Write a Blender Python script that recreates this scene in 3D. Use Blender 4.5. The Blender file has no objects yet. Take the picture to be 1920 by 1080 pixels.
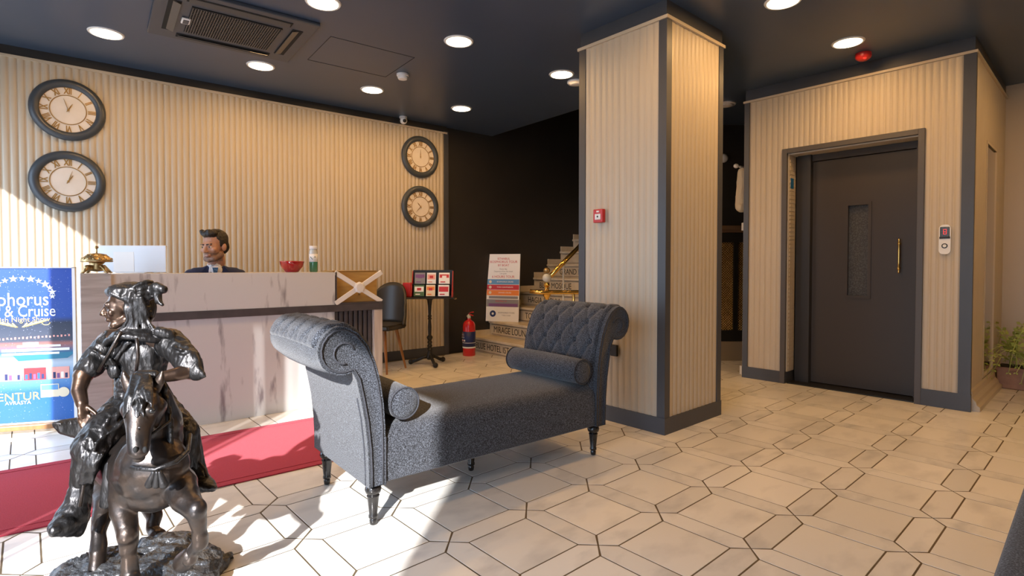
import bpy, bmesh, math, random
from mathutils import Vector, Matrix, noise, Euler
from math import sin, cos, pi, radians as R, sqrt, atan2
random.seed(7)
C = bpy.context.scene.collection
SC = bpy.context.scene
# ------------------------------------------------------------------ camera
F, PITCH, CAMH = 1020.0, R(1.3), 1.15
CY = 498.0 + F*math.tan(PITCH)
cd = bpy.data.cameras.new('camera'); cam = bpy.data.objects.new('camera', cd); C.objects.link(cam)
cd.sensor_fit = 'HORIZONTAL'; cd.sensor_width = 36.0; cd.lens = 36.0*F/1920.0
cd.shift_y = (CY-540.0)/1920.0; cd.clip_start = 0.05; cd.clip_end = 200
cam.location = (0, 0, CAMH); cam.rotation_euler = (pi/2-PITCH, 0, 0)
SC.camera = cam
# ------------------------------------------------------------------ light and exposure
SC.view_settings.view_transform = 'Standard'; SC.view_settings.look = 'None'
SC.view_settings.gamma = 1.0; SC.view_settings.use_curve_mapping = False
SC.view_settings.exposure = 0.24
wd = bpy.data.worlds.new('sky'); SC.world = wd; wd.use_nodes = True
bg = wd.node_tree.nodes['Background']
bg.inputs['Color'].default_value = (0.58, 0.76, 1.0, 1); bg.inputs['Strength'].default_value = 4.9
SUN_AZ, SUN_EL = R(83), R(26.8)
sl = bpy.data.lights.new('sun', 'SUN'); so = bpy.data.objects.new('sun', sl); C.objects.link(so)
sl.energy = 11.0; sl.color = (1.0, 0.98, 0.97); sl.angle = R(0.9)
sd = Vector((cos(SUN_AZ)*cos(SUN_EL), sin(SUN_AZ)*cos(SUN_EL), -sin(SUN_EL)))
so.rotation_euler = sd.to_track_quat('-Z', 'Y').to_euler(); so.location = (-3, -3, 6)
LAMP_W = 4.8; LAMP_COL = (1.0, 0.55, 0.19)
CEIL = 2.93

def at(px, py, Y):                       # a point Y metres ahead of the lens
    u = (px-960)/F; v = -(py-CY)/F; c, s = cos(PITCH), sin(PITCH)
    r = Vector((u, c+s*v, -s+c*v)); return Vector((0, 0, CAMH)) + r*(Y/r.y)
# ------------------------------------------------------------------ materials
def nd(nt, t, **k):
    n = nt.nodes.new(t)
    for a, b in k.items(): setattr(n, a, b)
    return n
def mat(name, col, rough=0.5, metal=0.0, spec=0.5, bump=None, vary=None, emit=None, coat=0, sheen=0, trans=0, obj_rand=0):
    """bump=(scale xyz, strength, distance); vary=(scale xyz, other colour, lo, hi, detail)"""
    m = bpy.data.materials.new(name); m.use_nodes = True; nt = m.node_tree
    b = nt.nodes['Principled BSDF']
    b.inputs['Base Color'].default_value = (*col, 1); b.inputs['Roughness'].default_value = rough
    b.inputs['Metallic'].default_value = metal; b.inputs['Specular IOR Level'].default_value = spec
    b.inputs['Coat Weight'].default_value = coat; b.inputs['Sheen Weight'].default_value = sheen
    b.inputs['Transmission Weight'].default_value = trans
    tc = nd(nt, 'ShaderNodeTexCoord')
    src = tc.outputs['Object']
    if obj_rand:
        oi = nd(nt, 'ShaderNodeObjectInfo'); ml = nd(nt, 'ShaderNodeMath', operation='MULTIPLY'); ml.inputs[1].default_value = 60
        nt.links.new(oi.outputs['Random'], ml.inputs[0]); ad = nd(nt, 'ShaderNodeVectorMath', operation='ADD')
        nt.links.new(src, ad.inputs[0]); nt.links.new(ml.outputs[0], ad.inputs[1]); src = ad.outputs[0]
    colout = None
    if vary:
        sc, c2, lo, hi, det = vary
        mp = nd(nt, 'ShaderNodeMapping'); mp.inputs['Scale'].default_value = sc; nt.links.new(src, mp.inputs[0])
        no = nd(nt, 'ShaderNodeTexNoise'); no.inputs['Scale'].default_value = 1; no.inputs['Detail'].default_value = det
        nt.links.new(mp.outputs[0], no.inputs['Vector'])
        mr = nd(nt, 'ShaderNodeMapRange'); mr.inputs['From Min'].default_value = lo; mr.inputs['From Max'].default_value = hi
        nt.links.new(no.outputs['Fac'], mr.inputs['Value'])
        mx = nd(nt, 'ShaderNodeMix', data_type='RGBA'); mx.inputs[6].default_value = (*col, 1); mx.inputs[7].default_value = (*c2, 1)
        nt.links.new(mr.outputs[0], mx.inputs[0]); colout = mx.outputs[2]
    if obj_rand:
        hs = nd(nt, 'ShaderNodeHueSaturation'); mr2 = nd(nt, 'ShaderNodeMapRange')
        mr2.inputs['To Min'].default_value = 1-obj_rand; mr2.inputs['To Max'].default_value = 1+obj_rand
        nt.links.new(oi.outputs['Random'], mr2.inputs['Value']); nt.links.new(mr2.outputs[0], hs.inputs['Value'])
        if colout: nt.links.new(colout, hs.inputs['Color'])
        else: hs.inputs['Color'].default_value = (*col, 1)
        colout = hs.outputs[0]
    if colout: nt.links.new(colout, b.inputs['Base Color'])
    if bump:
        sc, st, dist = bump
        mp = nd(nt, 'ShaderNodeMapping'); mp.inputs['Scale'].default_value = sc; nt.links.new(src, mp.inputs[0])
        no = nd(nt, 'ShaderNodeTexNoise'); no.inputs['Scale'].default_value = 1; no.inputs['Detail'].default_value = 3
        nt.links.new(mp.outputs[0], no.inputs['Vector'])
        bp = nd(nt, 'ShaderNodeBump'); bp.inputs['Strength'].default_value = st; bp.inputs['Distance'].default_value = dist
        nt.links.new(no.outputs['Fac'], bp.inputs['Height']); nt.links.new(bp.outputs[0], b.inputs['Normal'])
    if emit:
        b.inputs['Emission Color'].default_value = (*emit[0], 1); b.inputs['Emission Strength'].default_value = emit[1]
    m['b'] = 1
    return m
M = {}
M['cream'] = mat('cream_fluted_panel', (0.505, 0.435, 0.335), 0.42, vary=((9, 9, 1.2), (0.485, 0.415, 0.32), .35, .7, 3))
M['cream_trim'] = mat('cream_trim', (0.54, 0.455, 0.34), 0.4, bump=((20, 20, 20), .1, .001))
M['charcoal'] = mat('charcoal_paint', (0.055, 0.058, 0.068), 0.42, vary=((6, 6, 3), (0.048, 0.05, 0.058), .3, .7, 3))
M['black_wall'] = mat('black_wall_paint', (0.020, 0.018, 0.017), 0.45, vary=((2, 2, 2), (0.026, 0.023, 0.021), .3, .7, 4))
M['ceiling'] = mat('dark_ceiling_paint', (0.046, 0.070, 0.118), 0.34, vary=((1.5, 1.5, 1.5), (0.052, 0.078, 0.128), .3, .7, 3))
M['grout'] = mat('brown_grout', (0.075, 0.052, 0.024), 0.8, vary=((9, 9, 9), (0.12, 0.085, 0.045), .35, .65, 4))
M['tile'] = mat('marble_tile', (0.77, 0.74, 0.68), 0.22, vary=((3.2, 6, 3), (0.55, 0.53, 0.50), .50, .82, 7), bump=((30, 30, 30), .04, .001), obj_rand=.07)
M['tile_border'] = mat('marble_border_tile', (0.74, 0.715, 0.665), 0.24, vary=((4, 8, 4), (0.50, 0.49, 0.475), .5, .8, 7), bump=((30, 30, 30), .04, .001), obj_rand=.08)
M['carpet'] = mat('red_carpet', (0.47, 0.055, 0.085), 0.95, spec=.05, sheen=.08, vary=((300, 300, 300), (0.33, 0.036, 0.058), .35, .65, 2), bump=((500, 500, 500), .6, .003))
M['fabric'] = mat('charcoal_tweed', (0.016, 0.0165, 0.020), 0.95, spec=.15, sheen=.2, vary=((230, 230, 230), (0.13, 0.142, 0.17), .42, .72, 3), bump=((300, 300, 300), .7, .003))
M['fabric_seam'] = mat('charcoal_seam', (0.02, 0.021, 0.027), 0.9, vary=((300, 300, 300), (0.06, 0.062, 0.075), .4, .7, 2))
M['black_gloss'] = mat('black_lacquer', (0.012, 0.011, 0.011), 0.2, vary=((30, 30, 30), (0.02, 0.018, 0.017), .4, .6, 2))
M['black_metal'] = mat('black_metal', (0.018, 0.017, 0.016), 0.42, metal=.3, bump=((80, 80, 80), .2, .001))
M['marble_lam'] = mat('marble_laminate', (0.60, 0.595, 0.585), 0.28, vary=((13, 13, 2.6), (0.25, 0.23, 0.24), .58, .70, 12))
M['wood_lam'] = mat('pale_wood_laminate', (0.50, 0.475, 0.45), 0.4, vary=((4, 4, 40), (0.38, 0.345, 0.32), .4, .72, 4))
M['wood_lam_v'] = mat('pale_wood_upright', (0.60, 0.52, 0.46), 0.4, vary=((40, 40, 3), (0.42, 0.35, 0.30), .4, .72, 4))
M['band'] = mat('dark_taupe_band', (0.075, 0.065, 0.068), 0.4, vary=((10, 10, 10), (0.06, 0.052, 0.055), .4, .6, 2))
M['ochre'] = mat('ochre_wood', (0.50, 0.31, 0.10), 0.4, vary=((5, 5, 25), (0.38, 0.22, 0.07), .4, .7, 4))
M['white_paint'] = mat('white_paint', (0.78, 0.75, 0.72), 0.4, bump=((40, 40, 40), .05, .001))
M['white_plastic'] = mat('white_plastic', (0.75, 0.75, 0.75), 0.35, bump=((40, 40, 40), .03, .001))
M['bluewhite'] = mat('white_screen', (0.70, 0.74, 0.80), 0.4, bump=((40, 40, 40), .03, .001))
M['brass'] = mat('polished_brass', (0.85, 0.55, 0.16), 0.18, metal=1, bump=((60, 60, 60), .1, .001))
M['old_brass'] = mat('aged_brass', (0.55, 0.40, 0.20), 0.35, metal=.9, vary=((60, 60, 60), (0.30, 0.20, 0.08), .35, .65, 3), bump=((70, 70, 70), .4, .002))
M['gold_paint'] = mat('gold_numeral', (0.34, 0.20, 0.055), 0.35, metal=.3)
M['dial'] = mat('clock_dial', (0.72, 0.66, 0.60), 0.4, vary=((12, 12, 12), (0.66, 0.60, 0.53), .3, .7, 3))
M['clock_frame'] = mat('clock_frame', (0.045, 0.055, 0.068), 0.35, bump=((40, 40, 40), .1, .001))
M['bronze'] = mat('dark_bronze', (0.085, 0.062, 0.050), 0.34, metal=.85, vary=((16, 16, 16), (0.055, 0.048, 0.046), .38, .62, 5), bump=((55, 55, 55), .30, .004))
M['bronze_cloth'] = mat('dark_bronze_cloth', (0.058, 0.055, 0.056), 0.41, metal=.85, vary=((22, 22, 10), (0.040, 0.038, 0.038), .38, .62, 5), bump=((60, 60, 22), .55, .008))
M['bronze_warm'] = mat('warm_bronze_skin', (0.12, 0.072, 0.048), 0.32, metal=.85, vary=((18, 18, 18), (0.085, 0.055, 0.042), .38, .62, 4), bump=((70, 70, 70), .15, .003))
M['rock'] = mat('bronze_rock', (0.070, 0.073, 0.080), 0.45, metal=.6, vary=((20, 20, 20), (0.13, 0.13, 0.13), .45, .7, 6), bump=((35, 35, 35), .9, .02))
M['skin'] = mat('skin', (0.42, 0.22, 0.145), 0.5, vary=((25, 25, 25), (0.42, 0.20, 0.13), .4, .7, 3))
M['stubble'] = mat('stubble', (0.29, 0.16, 0.108), 0.6, vary=((300, 300, 300), (0.17, 0.095, 0.065), .4, .6, 2))
M['lips'] = mat('lips', (0.30, 0.11, 0.09), 0.45)
M['hair'] = mat('dark_hair', (0.014, 0.010, 0.008), 0.5, bump=((120, 120, 60), .9, .006))
M['eye'] = mat('eye_white', (0.6, 0.58, 0.56), 0.3)
M['iris'] = mat('dark_iris', (0.02, 0.012, 0.008), 0.2)
M['navy'] = mat('navy_wool', (0.012, 0.018, 0.055), 0.8, spec=.2, sheen=.15, vary=((200, 200, 200), (0.02, 0.028, 0.075), .4, .6, 2))
M['shirt'] = mat('white_shirt', (0.62, 0.60, 0.62), 0.7, bump=((60, 60, 60), .1, .002))
M['tie'] = mat('blue_tie', (0.03, 0.09, 0.22), 0.5, vary=((90, 90, 90), (0.10, 0.20, 0.36), .5, .6, 1))
M['red_gloss'] = mat('red_enamel', (0.55, 0.012, 0.015), 0.22, coat=.4)
M['red_glass'] = mat('red_glass', (0.45, 0.008, 0.012), 0.06, coat=.8, trans=.15)
M['red_plastic'] = mat('red_plastic', (0.50, 0.02, 0.02), 0.35)
M['green_glass'] = mat('green_liquid', (0.05, 0.20, 0.12), 0.1, coat=.5)
M['clear'] = mat('clear_plastic', (0.55, 0.56, 0.52), 0.1, coat=.5)
M['leather'] = mat('dark_leather', (0.030, 0.027, 0.023), 0.38, bump=((140, 140, 140), .2, .002))
M['oak'] = mat('orange_oak', (0.34, 0.15, 0.045), 0.4, vary=((30, 30, 4), (0.24, 0.10, 0.03), .4, .7, 3))
M['stair'] = mat('beige_marble_stair', (0.60, 0.52, 0.39), 0.35, vary=((8, 8, 8), (0.48, 0.40, 0.28), .42, .75, 6))
M['ink'] = mat('black_ink', (0.012, 0.011, 0.011), 0.5)
M['door'] = mat('brown_black_door', (0.034, 0.024, 0.016), 0.45, bump=((160, 160, 160), .12, .001))
M['door_frame'] = mat('grey_brown_frame', (0.075, 0.068, 0.068), 0.42, bump=((60, 60, 60), .05, .001))
M['mirror'] = mat('dim_mirror', (0.55, 0.50, 0.42), 0.06, metal=1)
M['glass_dark'] = mat('wired_dark_glass', (0.045, 0.045, 0.045), 0.25, vary=((90, 90, 90), (0.075, 0.075, 0.075), .45, .6, 2))
M['blue_sticker'] = mat('blue_sticker', (0.01, 0.12, 0.32), 0.4)
M['lamp'] = mat('lamp_diffuser', (0.9, 0.85, 0.75), 0.4, emit=((1.0, 0.80, 0.50), 9.0))
M['red_led'] = mat('red_signal', (0.5, 0.02, 0.02), 0.25, emit=((1.0, 0.05, 0.03), 0.6))
M['leaf'] = mat('fern_leaf', (0.34, 0.44, 0.09), 0.5, vary=((12, 12, 12), (0.45, 0.50, 0.14), .4, .6, 2))
M['terracotta'] = mat('terracotta_trough', (0.36, 0.20, 0.13), 0.6, vary=((12, 12, 12), (0.28, 0.15, 0.10), .4, .7, 3))
M['soil'] = mat('soil', (0.03, 0.02, 0.012), 0.9)
M['wood_ledge'] = mat('brown_wood', (0.13, 0.075, 0.04), 0.45, vary=((3, 40, 40), (0.08, 0.045, 0.025), .4, .7, 3))
M['coat'] = mat('cream_cloth', (0.62, 0.54, 0.40), 0.8, bump=((20, 20, 6), .4, .01))
M['plinth'] = mat('taupe_plinth', (0.26, 0.20, 0.13), 0.6, bump=((20, 20, 20), .1, .001))
M['facade'] = mat('outer_wall_paint', (0.45, 0.42, 0.38), 0.7, bump=((20, 20, 20), .1, .001))
M['pavement'] = mat('pavement', (0.34, 0.33, 0.31), 0.8, vary=((2, 2, 2), (0.28, 0.27, 0.26), .4, .7, 4))
M['ac'] = mat('ac_dark_grey', (0.045, 0.056, 0.078), 0.4, bump=((60, 60, 60), .05, .001))
M['ac_vane'] = mat('ac_vane_grey', (0.085, 0.080, 0.078), 0.35, bump=((60, 60, 60), .05, .001))
M['void'] = mat('dark_void', (0.004, 0.004, 0.004), 0.8)
def flat(name, col, rough=.45): return mat(name, col, rough, bump=((50, 50, 50), .03, .0005))
P_BLUE = flat('print_blue', (0.02, 0.10, 0.42)); P_WHITE = flat('print_white', (0.78, 0.78, 0.78)); P_GOLD = flat('print_gold', (0.60, 0.42, 0.15))
P_RED = flat('print_red', (0.50, 0.02, 0.03)); P_ORANGE = flat('print_orange', (0.75, 0.22, 0.03)); P_LBLUE = flat('print_light_blue', (0.10, 0.28, 0.55))
P_NAVY = flat('print_navy', (0.01, 0.02, 0.10)); P_PINK = flat('print_pink', (0.75, 0.35, 0.30)); P_CREAM = flat('print_cream', (0.72, 0.62, 0.45))
P_TEAL = flat('print_teal', (0.02, 0.16, 0.26)); P_GREY = flat('print_grey', (0.22, 0.22, 0.25)); P_DK = flat('print_dark', (0.02, 0.03, 0.045))
P_YEL = flat('print_yellow', (0.7, 0.55, 0.12)); P_PURPLE = flat('print_purple', (0.18, 0.07, 0.22)); P_GREEN = flat('print_green', (0.06, 0.14, 0.06))
# ------------------------------------------------------------------ mesh helpers
def link(name, me, m, parent=None, mats=None):
    o = bpy.data.objects.new(name, me); C.objects.link(o)
    for x in (mats or [m]): me.materials.append(x)
    if parent: o.parent = parent
    return o
def obj(name, bm, m, parent=None, smooth=False, mats=None, autos=None):
    bmesh.ops.recalc_face_normals(bm, faces=bm.faces)
    me = bpy.data.meshes.new(name); bm.to_mesh(me); bm.free()
    if smooth:
        me.polygons.foreach_set('use_smooth', [True]*len(me.polygons))
        if autos: me.set_sharp_from_angle(angle=R(autos))
    return link(name, me, m, parent, mats)
def NB(): return bmesh.new()
def box(bm, c, s, rz=0, rx=0, ry=0, bev=0):
    r = bmesh.ops.create_cube(bm, size=1.0)
    mt = Matrix.Translation(c) @ Euler((rx, ry, rz)).to_matrix().to_4x4() @ Matrix.Diagonal((*s, 1))
    bmesh.ops.transform(bm, matrix=mt, verts=r['verts'])
    if bev:
        es = list({e for v in r['verts'] for e in v.link_edges})
        bmesh.ops.bevel(bm, geom=es, offset=bev, segments=2, affect='EDGES', profile=.5)
def bx(bm, x0, x1, y0, y1, z0, z1, bev=0): box(bm, ((x0+x1)/2, (y0+y1)/2, (z0+z1)/2), (abs(x1-x0), abs(y1-y0), abs(z1-z0)), bev=bev)
def tube(bm, pts, r, seg=10, closed=False):
    pts = [Vector(p) for p in pts]; n = len(pts); rings = []; rr = r if isinstance(r, (list, tuple)) else [r]*n
    up = Vector((0, 0, 1)); nrm = None
    for i, p in enumerate(pts):
        a = pts[(i-1) % n] if (closed or i > 0) else p; b = pts[(i+1) % n] if (closed or i < n-1) else p
        t = (b-a).normalized()
        if nrm is None:
            nrm = t.orthogonal().normalized() if abs(t.dot(up)) > .99 else t.cross(up).normalized()
        nrm = (nrm - t*nrm.dot(t)).normalized(); bn = t.cross(nrm)
        rings.append([bm.verts.new(p+(nrm*cos(2*pi*k/seg)+bn*sin(2*pi*k/seg))*rr[i]) for k in range(seg)])
    for i in range(n if closed else n-1):
        A, B = rings[i], rings[(i+1) % n]
        for k in range(seg): bm.faces.new((A[k], A[(k+1) % seg], B[(k+1) % seg], B[k]))
    if not closed:
        bm.faces.new(rings[0][::-1]); bm.faces.new(rings[-1])
def lathe(bm, prof, seg=20, c=(0, 0, 0), ax='z', cap=True):
    rings = []
    for r, h in prof:
        ring = []
        for k in range(seg):
            a = 2*pi*k/seg
            p = Vector((r*cos(a), r*sin(a), h))
            if ax == 'y': p = Vector((p.x, p.z, p.y))
            if ax == 'x': p = Vector((p.z, p.x, p.y))
            ring.append(bm.verts.new(p+Vector(c)))
        rings.append(ring)
    for i in range(len(rings)-1):
        for k in range(seg): bm.faces.new((rings[i][k], rings[i][(k+1) % seg], rings[i+1][(k+1) % seg], rings[i+1][k]))
    if cap and prof[0][0] > 1e-5: bm.faces.new(rings[0][::-1])
    if cap and prof[-1][0] > 1e-5: bm.faces.new(rings[-1])
    bmesh.ops.remove_doubles(bm, verts=bm.verts, dist=1e-6)
def prism(bm, pts, d, axis='y', o=0):     # polygon pts (a,b) extruded along axis from o to o+d
    def P(a, b, c): return {'y': (a, c, b), 'x': (c, a, b), 'z': (a, b, c)}[axis]
    A = [bm.verts.new(P(a, b, o)) for a, b in pts]; B = [bm.verts.new(P(a, b, o+d)) for a, b in pts]
    n = len(pts)
    bm.faces.new(A); bm.faces.new(B[::-1])
    for i in range(n): bm.faces.new((A[i], A[(i+1) % n], B[(i+1) % n], B[i]))
def empty(name, loc, rz, label, cat, group=None):
    o = bpy.data.objects.new(name, None); C.objects.link(o); o.location = loc; o.rotation_euler = (0, 0, rz); o.empty_display_size = .1
    return tag(o, label, cat, group)
def tag(o, label=None, cat=None, group=None, kind=None):
    if label: o['label'] = label
    if cat: o['category'] = cat
    if group: o['group'] = group
    if kind: o['kind'] = kind
    return o
def structure(o): o['kind'] = 'structure'; return o
def dup(root, loc, rz, label, group=None):
    r = root.copy(); C.objects.link(r); r.location = loc; r.rotation_euler = (0, 0, rz); r['label'] = label
    for ch in list(root.children):
        c = ch.copy(); C.objects.link(c); c.parent = r
        for g in ch.children:
            d = g.copy(); C.objects.link(d); d.parent = c
    return r
_fc = {}
def text_mesh(s, size, ext=.0006, align='CENTER', spacing=1.0, xs=1.0, bold=0.0):
    key = (s, size, ext, align, xs, bold)
    if key in _fc: return _fc[key].copy()
    cu = bpy.data.curves.new('txt', 'FONT'); cu.body = s; cu.size = size; cu.extrude = ext; cu.align_x = align; cu.align_y = 'CENTER'
    cu.resolution_u = 3; cu.offset = bold; cu.space_character = spacing
    o = bpy.data.objects.new('txt', cu); C.objects.link(o)
    dg = bpy.context.evaluated_depsgraph_get(); me = bpy.data.meshes.new_from_object(o.evaluated_get(dg)); me.materials.clear()
    bpy.data.objects.remove(o); bpy.data.curves.remove(cu)
    if xs != 1: me.transform(Matrix.Diagonal((xs, 1, 1, 1)))
    _fc[key] = me; return me.copy()
def text_on(name, s, size, m, parent, loc, rot=(pi/2, 0, 0), **k):   # lettering standing upright, read from -y
    me = text_mesh(s, size, **k); o = link(name, me, m, parent); o.location = loc; o.rotation_euler = rot; return o
# organic shapes: tapered capsules and ellipsoids fused by remeshing
def ell(bm, c, r, rot=(0, 0, 0), seg=14):
    q = bmesh.ops.create_uvsphere(bm, u_segments=seg, v_segments=seg-4, radius=1)
    e = rot.to_matrix().to_4x4() if hasattr(rot, 'to_matrix') and not isinstance(rot, tuple) else Euler(rot).to_matrix().to_4x4()
    bmesh.ops.transform(bm, matrix=Matrix.Translation(c) @ e @ Matrix.Diagonal((*r, 1)), verts=q['verts'])
def cap(bm, p, q, r1, r2, seg=14, flat=1.0, fax=None):
    p, q = Vector(p), Vector(q); d = q-p; L = d.length; t = d.normalized()
    a = (Vector(fax) - t*Vector(fax).dot(t)).normalized() if fax is not None else t.orthogonal().normalized(); b = t.cross(a)
    prof = []
    for k in range(0, 5): th = pi/2*k/4; prof.append((r1*sin(th), -r1*cos(th)))
    for k in range(0, 5): th = pi/2*k/4; prof.append((r2*cos(th), L+r2*sin(th)))
    rings = []
    for r, h in prof:
        r = max(r, 1e-4)
        rings.append([bm.verts.new(p+t*h+(a*cos(2*pi*k/seg)*flat+b*sin(2*pi*k/seg))*r) for k in range(seg)])
    for i in range(len(rings)-1):
        for k in range(seg): bm.faces.new((rings[i][k], rings[i][(k+1) % seg], rings[i+1][(k+1) % seg], rings[i+1][k]))
    bm.faces.new(rings[0][::-1]); bm.faces.new(rings[-1])
def chain(bm, pts, rs, **k):
    for i in range(len(pts)-1): cap(bm, pts[i], pts[i+1], rs[i], rs[i+1], **k)
def organic(name, bm, m, parent=None, voxel=.006, smooth=3, fold=None, mats=None, paint=None):
    """fuse into one surface; fold=(scale vector, amplitude) pushes cloth folds; paint(co)->material index"""
    bmesh.ops.recalc_face_normals(bm, faces=bm.faces)
    me = bpy.data.meshes.new(name); bm.to_mesh(me); bm.free()
    o = bpy.data.objects.new(name, me); C.objects.link(o)
    r = o.modifiers.new('r', 'REMESH'); r.mode = 'VOXEL'; r.voxel_size = voxel
    s = o.modifiers.new('s', 'SMOOTH'); s.iterations = smooth; s.factor = .6
    dg = bpy.context.evaluated_depsgraph_get(); me2 = bpy.data.meshes.new_from_object(o.evaluated_get(dg)); me2.name = name
    bpy.data.objects.remove(o); bpy.data.meshes.remove(me)
    if fold:
        sc, amp = fold
        ns = [v.normal.copy() for v in me2.vertices]
        for v, n in zip(me2.vertices, ns):
            c = v.co; q = Vector((c.x*sc[0], c.y*sc[1], c.z*sc[2]))
            f = noise.noise(q)*1.0 + noise.noise(q*2.1)*.45
            v.co = c + n*(1-abs(f)*3.2)*amp
    me2.polygons.foreach_set('use_smooth', [True]*len(me2.polygons))
    o = link(name, me2, m, parent, mats)
    if paint:
        for p in me2.polygons: p.material_index = paint(p.center)
    return o
# ------------------------------------------------------------------ directions of the room
WA = R(38.8)                                     # clock wall runs this way
W = Vector((cos(WA), sin(WA), 0)); N = Vector((sin(WA), -cos(WA), 0))    # along it; into the room
F0 = Vector((-4.83, 3.84, 0))                    # its left end, at the shop front
def rw(t, w, z=0): return F0 + W*t + N*w + Vector((0, 0, z))
TA = 5.11                                        # clock wall length
def room_box(name, t0, t1, w0, w1, z0, z1, m, parent=None, bev=0):
    bm = NB(); bx(bm, t0, t1, -w1, -w0, z0, z1, bev)
    o = obj(name, bm, m, parent)
    if parent is None: o.location = F0; o.rotation_euler = (0, 0, WA)
    return o
# ------------------------------------------------------------------ floor and its tiles
fl = structure(room_box('floor', -0.1, 9.8, -0.35, 8.1, -0.10, -0.0010, M['grout']))
TANG = R(41.8); SA, SB = 0.4421, 0.4311; SW = 0.1156; GAP = 0.0062
TO = Vector((0.0588*1.15, 2.2045*1.15, 0))
ta = Vector((cos(TANG), sin(TANG), 0)); tb = Vector((sin(TANG), -cos(TANG), 0))
def flat_tile(name, pts):
    bm = NB(); h = .0035
    n = len(pts); cx = sum(p[0] for p in pts)/n; cy = sum(p[1] for p in pts)/n
    A = [bm.verts.new((x, y, -.007)) for x, y in pts]
    B = [bm.verts.new((x, y, -.0012)) for x, y in pts]
    T = [bm.verts.new((cx+(x-cx)*(1-.0016/max(.03, math.hypot(x-cx, y-cy))), cy+(y-cy)*(1-.0016/max(.03, math.hypot(x-cx, y-cy))), 0)) for x, y in pts]
    for i in range(n):
        j = (i+1) % n
        bm.faces.new((A[i], A[j], B[j], B[i])); bm.faces.new((B[i], B[j], T[j], T[i]))
    bm.faces.new(T)
    return bm
def mk(bm, nm, m):
    bmesh.ops.recalc_face_normals(bm, faces=bm.faces); me = bpy.data.meshes.new(nm); bm.to_mesh(me); bm.free(); me.materials.append(m); return me
g = GAP/2; ha, hb = (SA-SW)/2, (SB-SW)/2; hw = SW/2
sq_pts = [(-ha+g, -hb+g), (ha-g, -hb+g), (ha-g, hb-g), (-ha+g, hb-g)]
gs = g*1.4
sta_pts = [(-ha-hw+gs, 0), (-ha+g, -hw+g), (ha-g, -hw+g), (ha+hw-gs, 0), (ha-g, hw-g), (-ha+g, hw-g)]
stb_pts = [(0, -hb-hw+gs), (hw-g, -hb+g), (hw-g, hb-g), (0, hb+hw-gs), (-hw+g, hb-g), (-hw+g, -hb+g)]
sq_me = mk(flat_tile('t', sq_pts), 'tile', M['tile']); sa_me = mk(flat_tile('t', sta_pts), 'border_tile', M['tile_border']); sb_me = mk(flat_tile('t', stb_pts), 'border_tile', M['tile_border'])
Mfl = fl.matrix_world.copy(); Mfl = Matrix.Translation(F0) @ Matrix.Rotation(WA, 4, 'Z'); Mfi = Mfl.inverted()
def in_view(p):
    if p.y < 1.75: return False
    x = 960+F*p.x/p.y; y = 498+F*1.15/p.y
    return -60 < x < 1980 and y < 1160
def occluded(p):
    # far behind the desk, lift or pillar: nothing of it shows
    q = (p-F0); t = q.dot(W); w = q.dot(N)
    return t < 0 or w < 0.0 or t > 9.3
sq_l, st_l, rest = [], [], []
for i in range(-16, 22):
    for j in range(-14, 22):
        c = TO + ta*(i*SA) + tb*(j*SB)                  # node
        for kind, p in (('s', c+ta*(SA/2)+tb*(SB/2)), ('a', c+ta*(SA/2)), ('b', c+tb*(SB/2))):
            q = p-F0; t = q.dot(W); w = q.dot(N)
            if t < .05 or t > 9.7 or w < .0 or w > 8.0: continue
            (sq_l if kind == 's' else st_l).append((p.length if in_view(p) else 1e3+p.length, kind, p))
rot_t = Matrix.Rotation(TANG, 4, 'Z')
flip = Matrix.Diagonal((1, -1, 1, 1))
for lst, nm in ((sq_l, 'tile'), (st_l, 'border_tile')):
    lst.sort(key=lambda a: a[0])
    keep = [x for x in lst if x[0] < 999][:290]
    for d, kind, p in keep:
        o = bpy.data.objects.new(nm, {'s': sq_me, 'a': sa_me, 'b': sb_me}[kind]); C.objects.link(o); o.parent = fl
        mtx = Mfi @ (Matrix.Translation(p) @ rot_t)
        o.location = mtx.to_translation(); o.rotation_euler = (0, 0, TANG-WA + (pi if random.random() < .5 else 0))
    bm = NB()
    for d, kind, p in lst[len(keep):]:
        T = Mfi @ (Matrix.Translation(p) @ rot_t)
        me = {'s': sq_me, 'a': sa_me, 'b': sb_me}[kind]
        n0 = len(bm.verts); bm.from_mesh(me); bm.verts.ensure_lookup_table()
        bmesh.ops.transform(bm, matrix=T, verts=bm.verts[n0:])
    o = obj(nm+'_field', bm, M['tile'] if nm == 'tile' else M['tile_border'], fl); o['kind'] = 'stuff'
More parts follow.
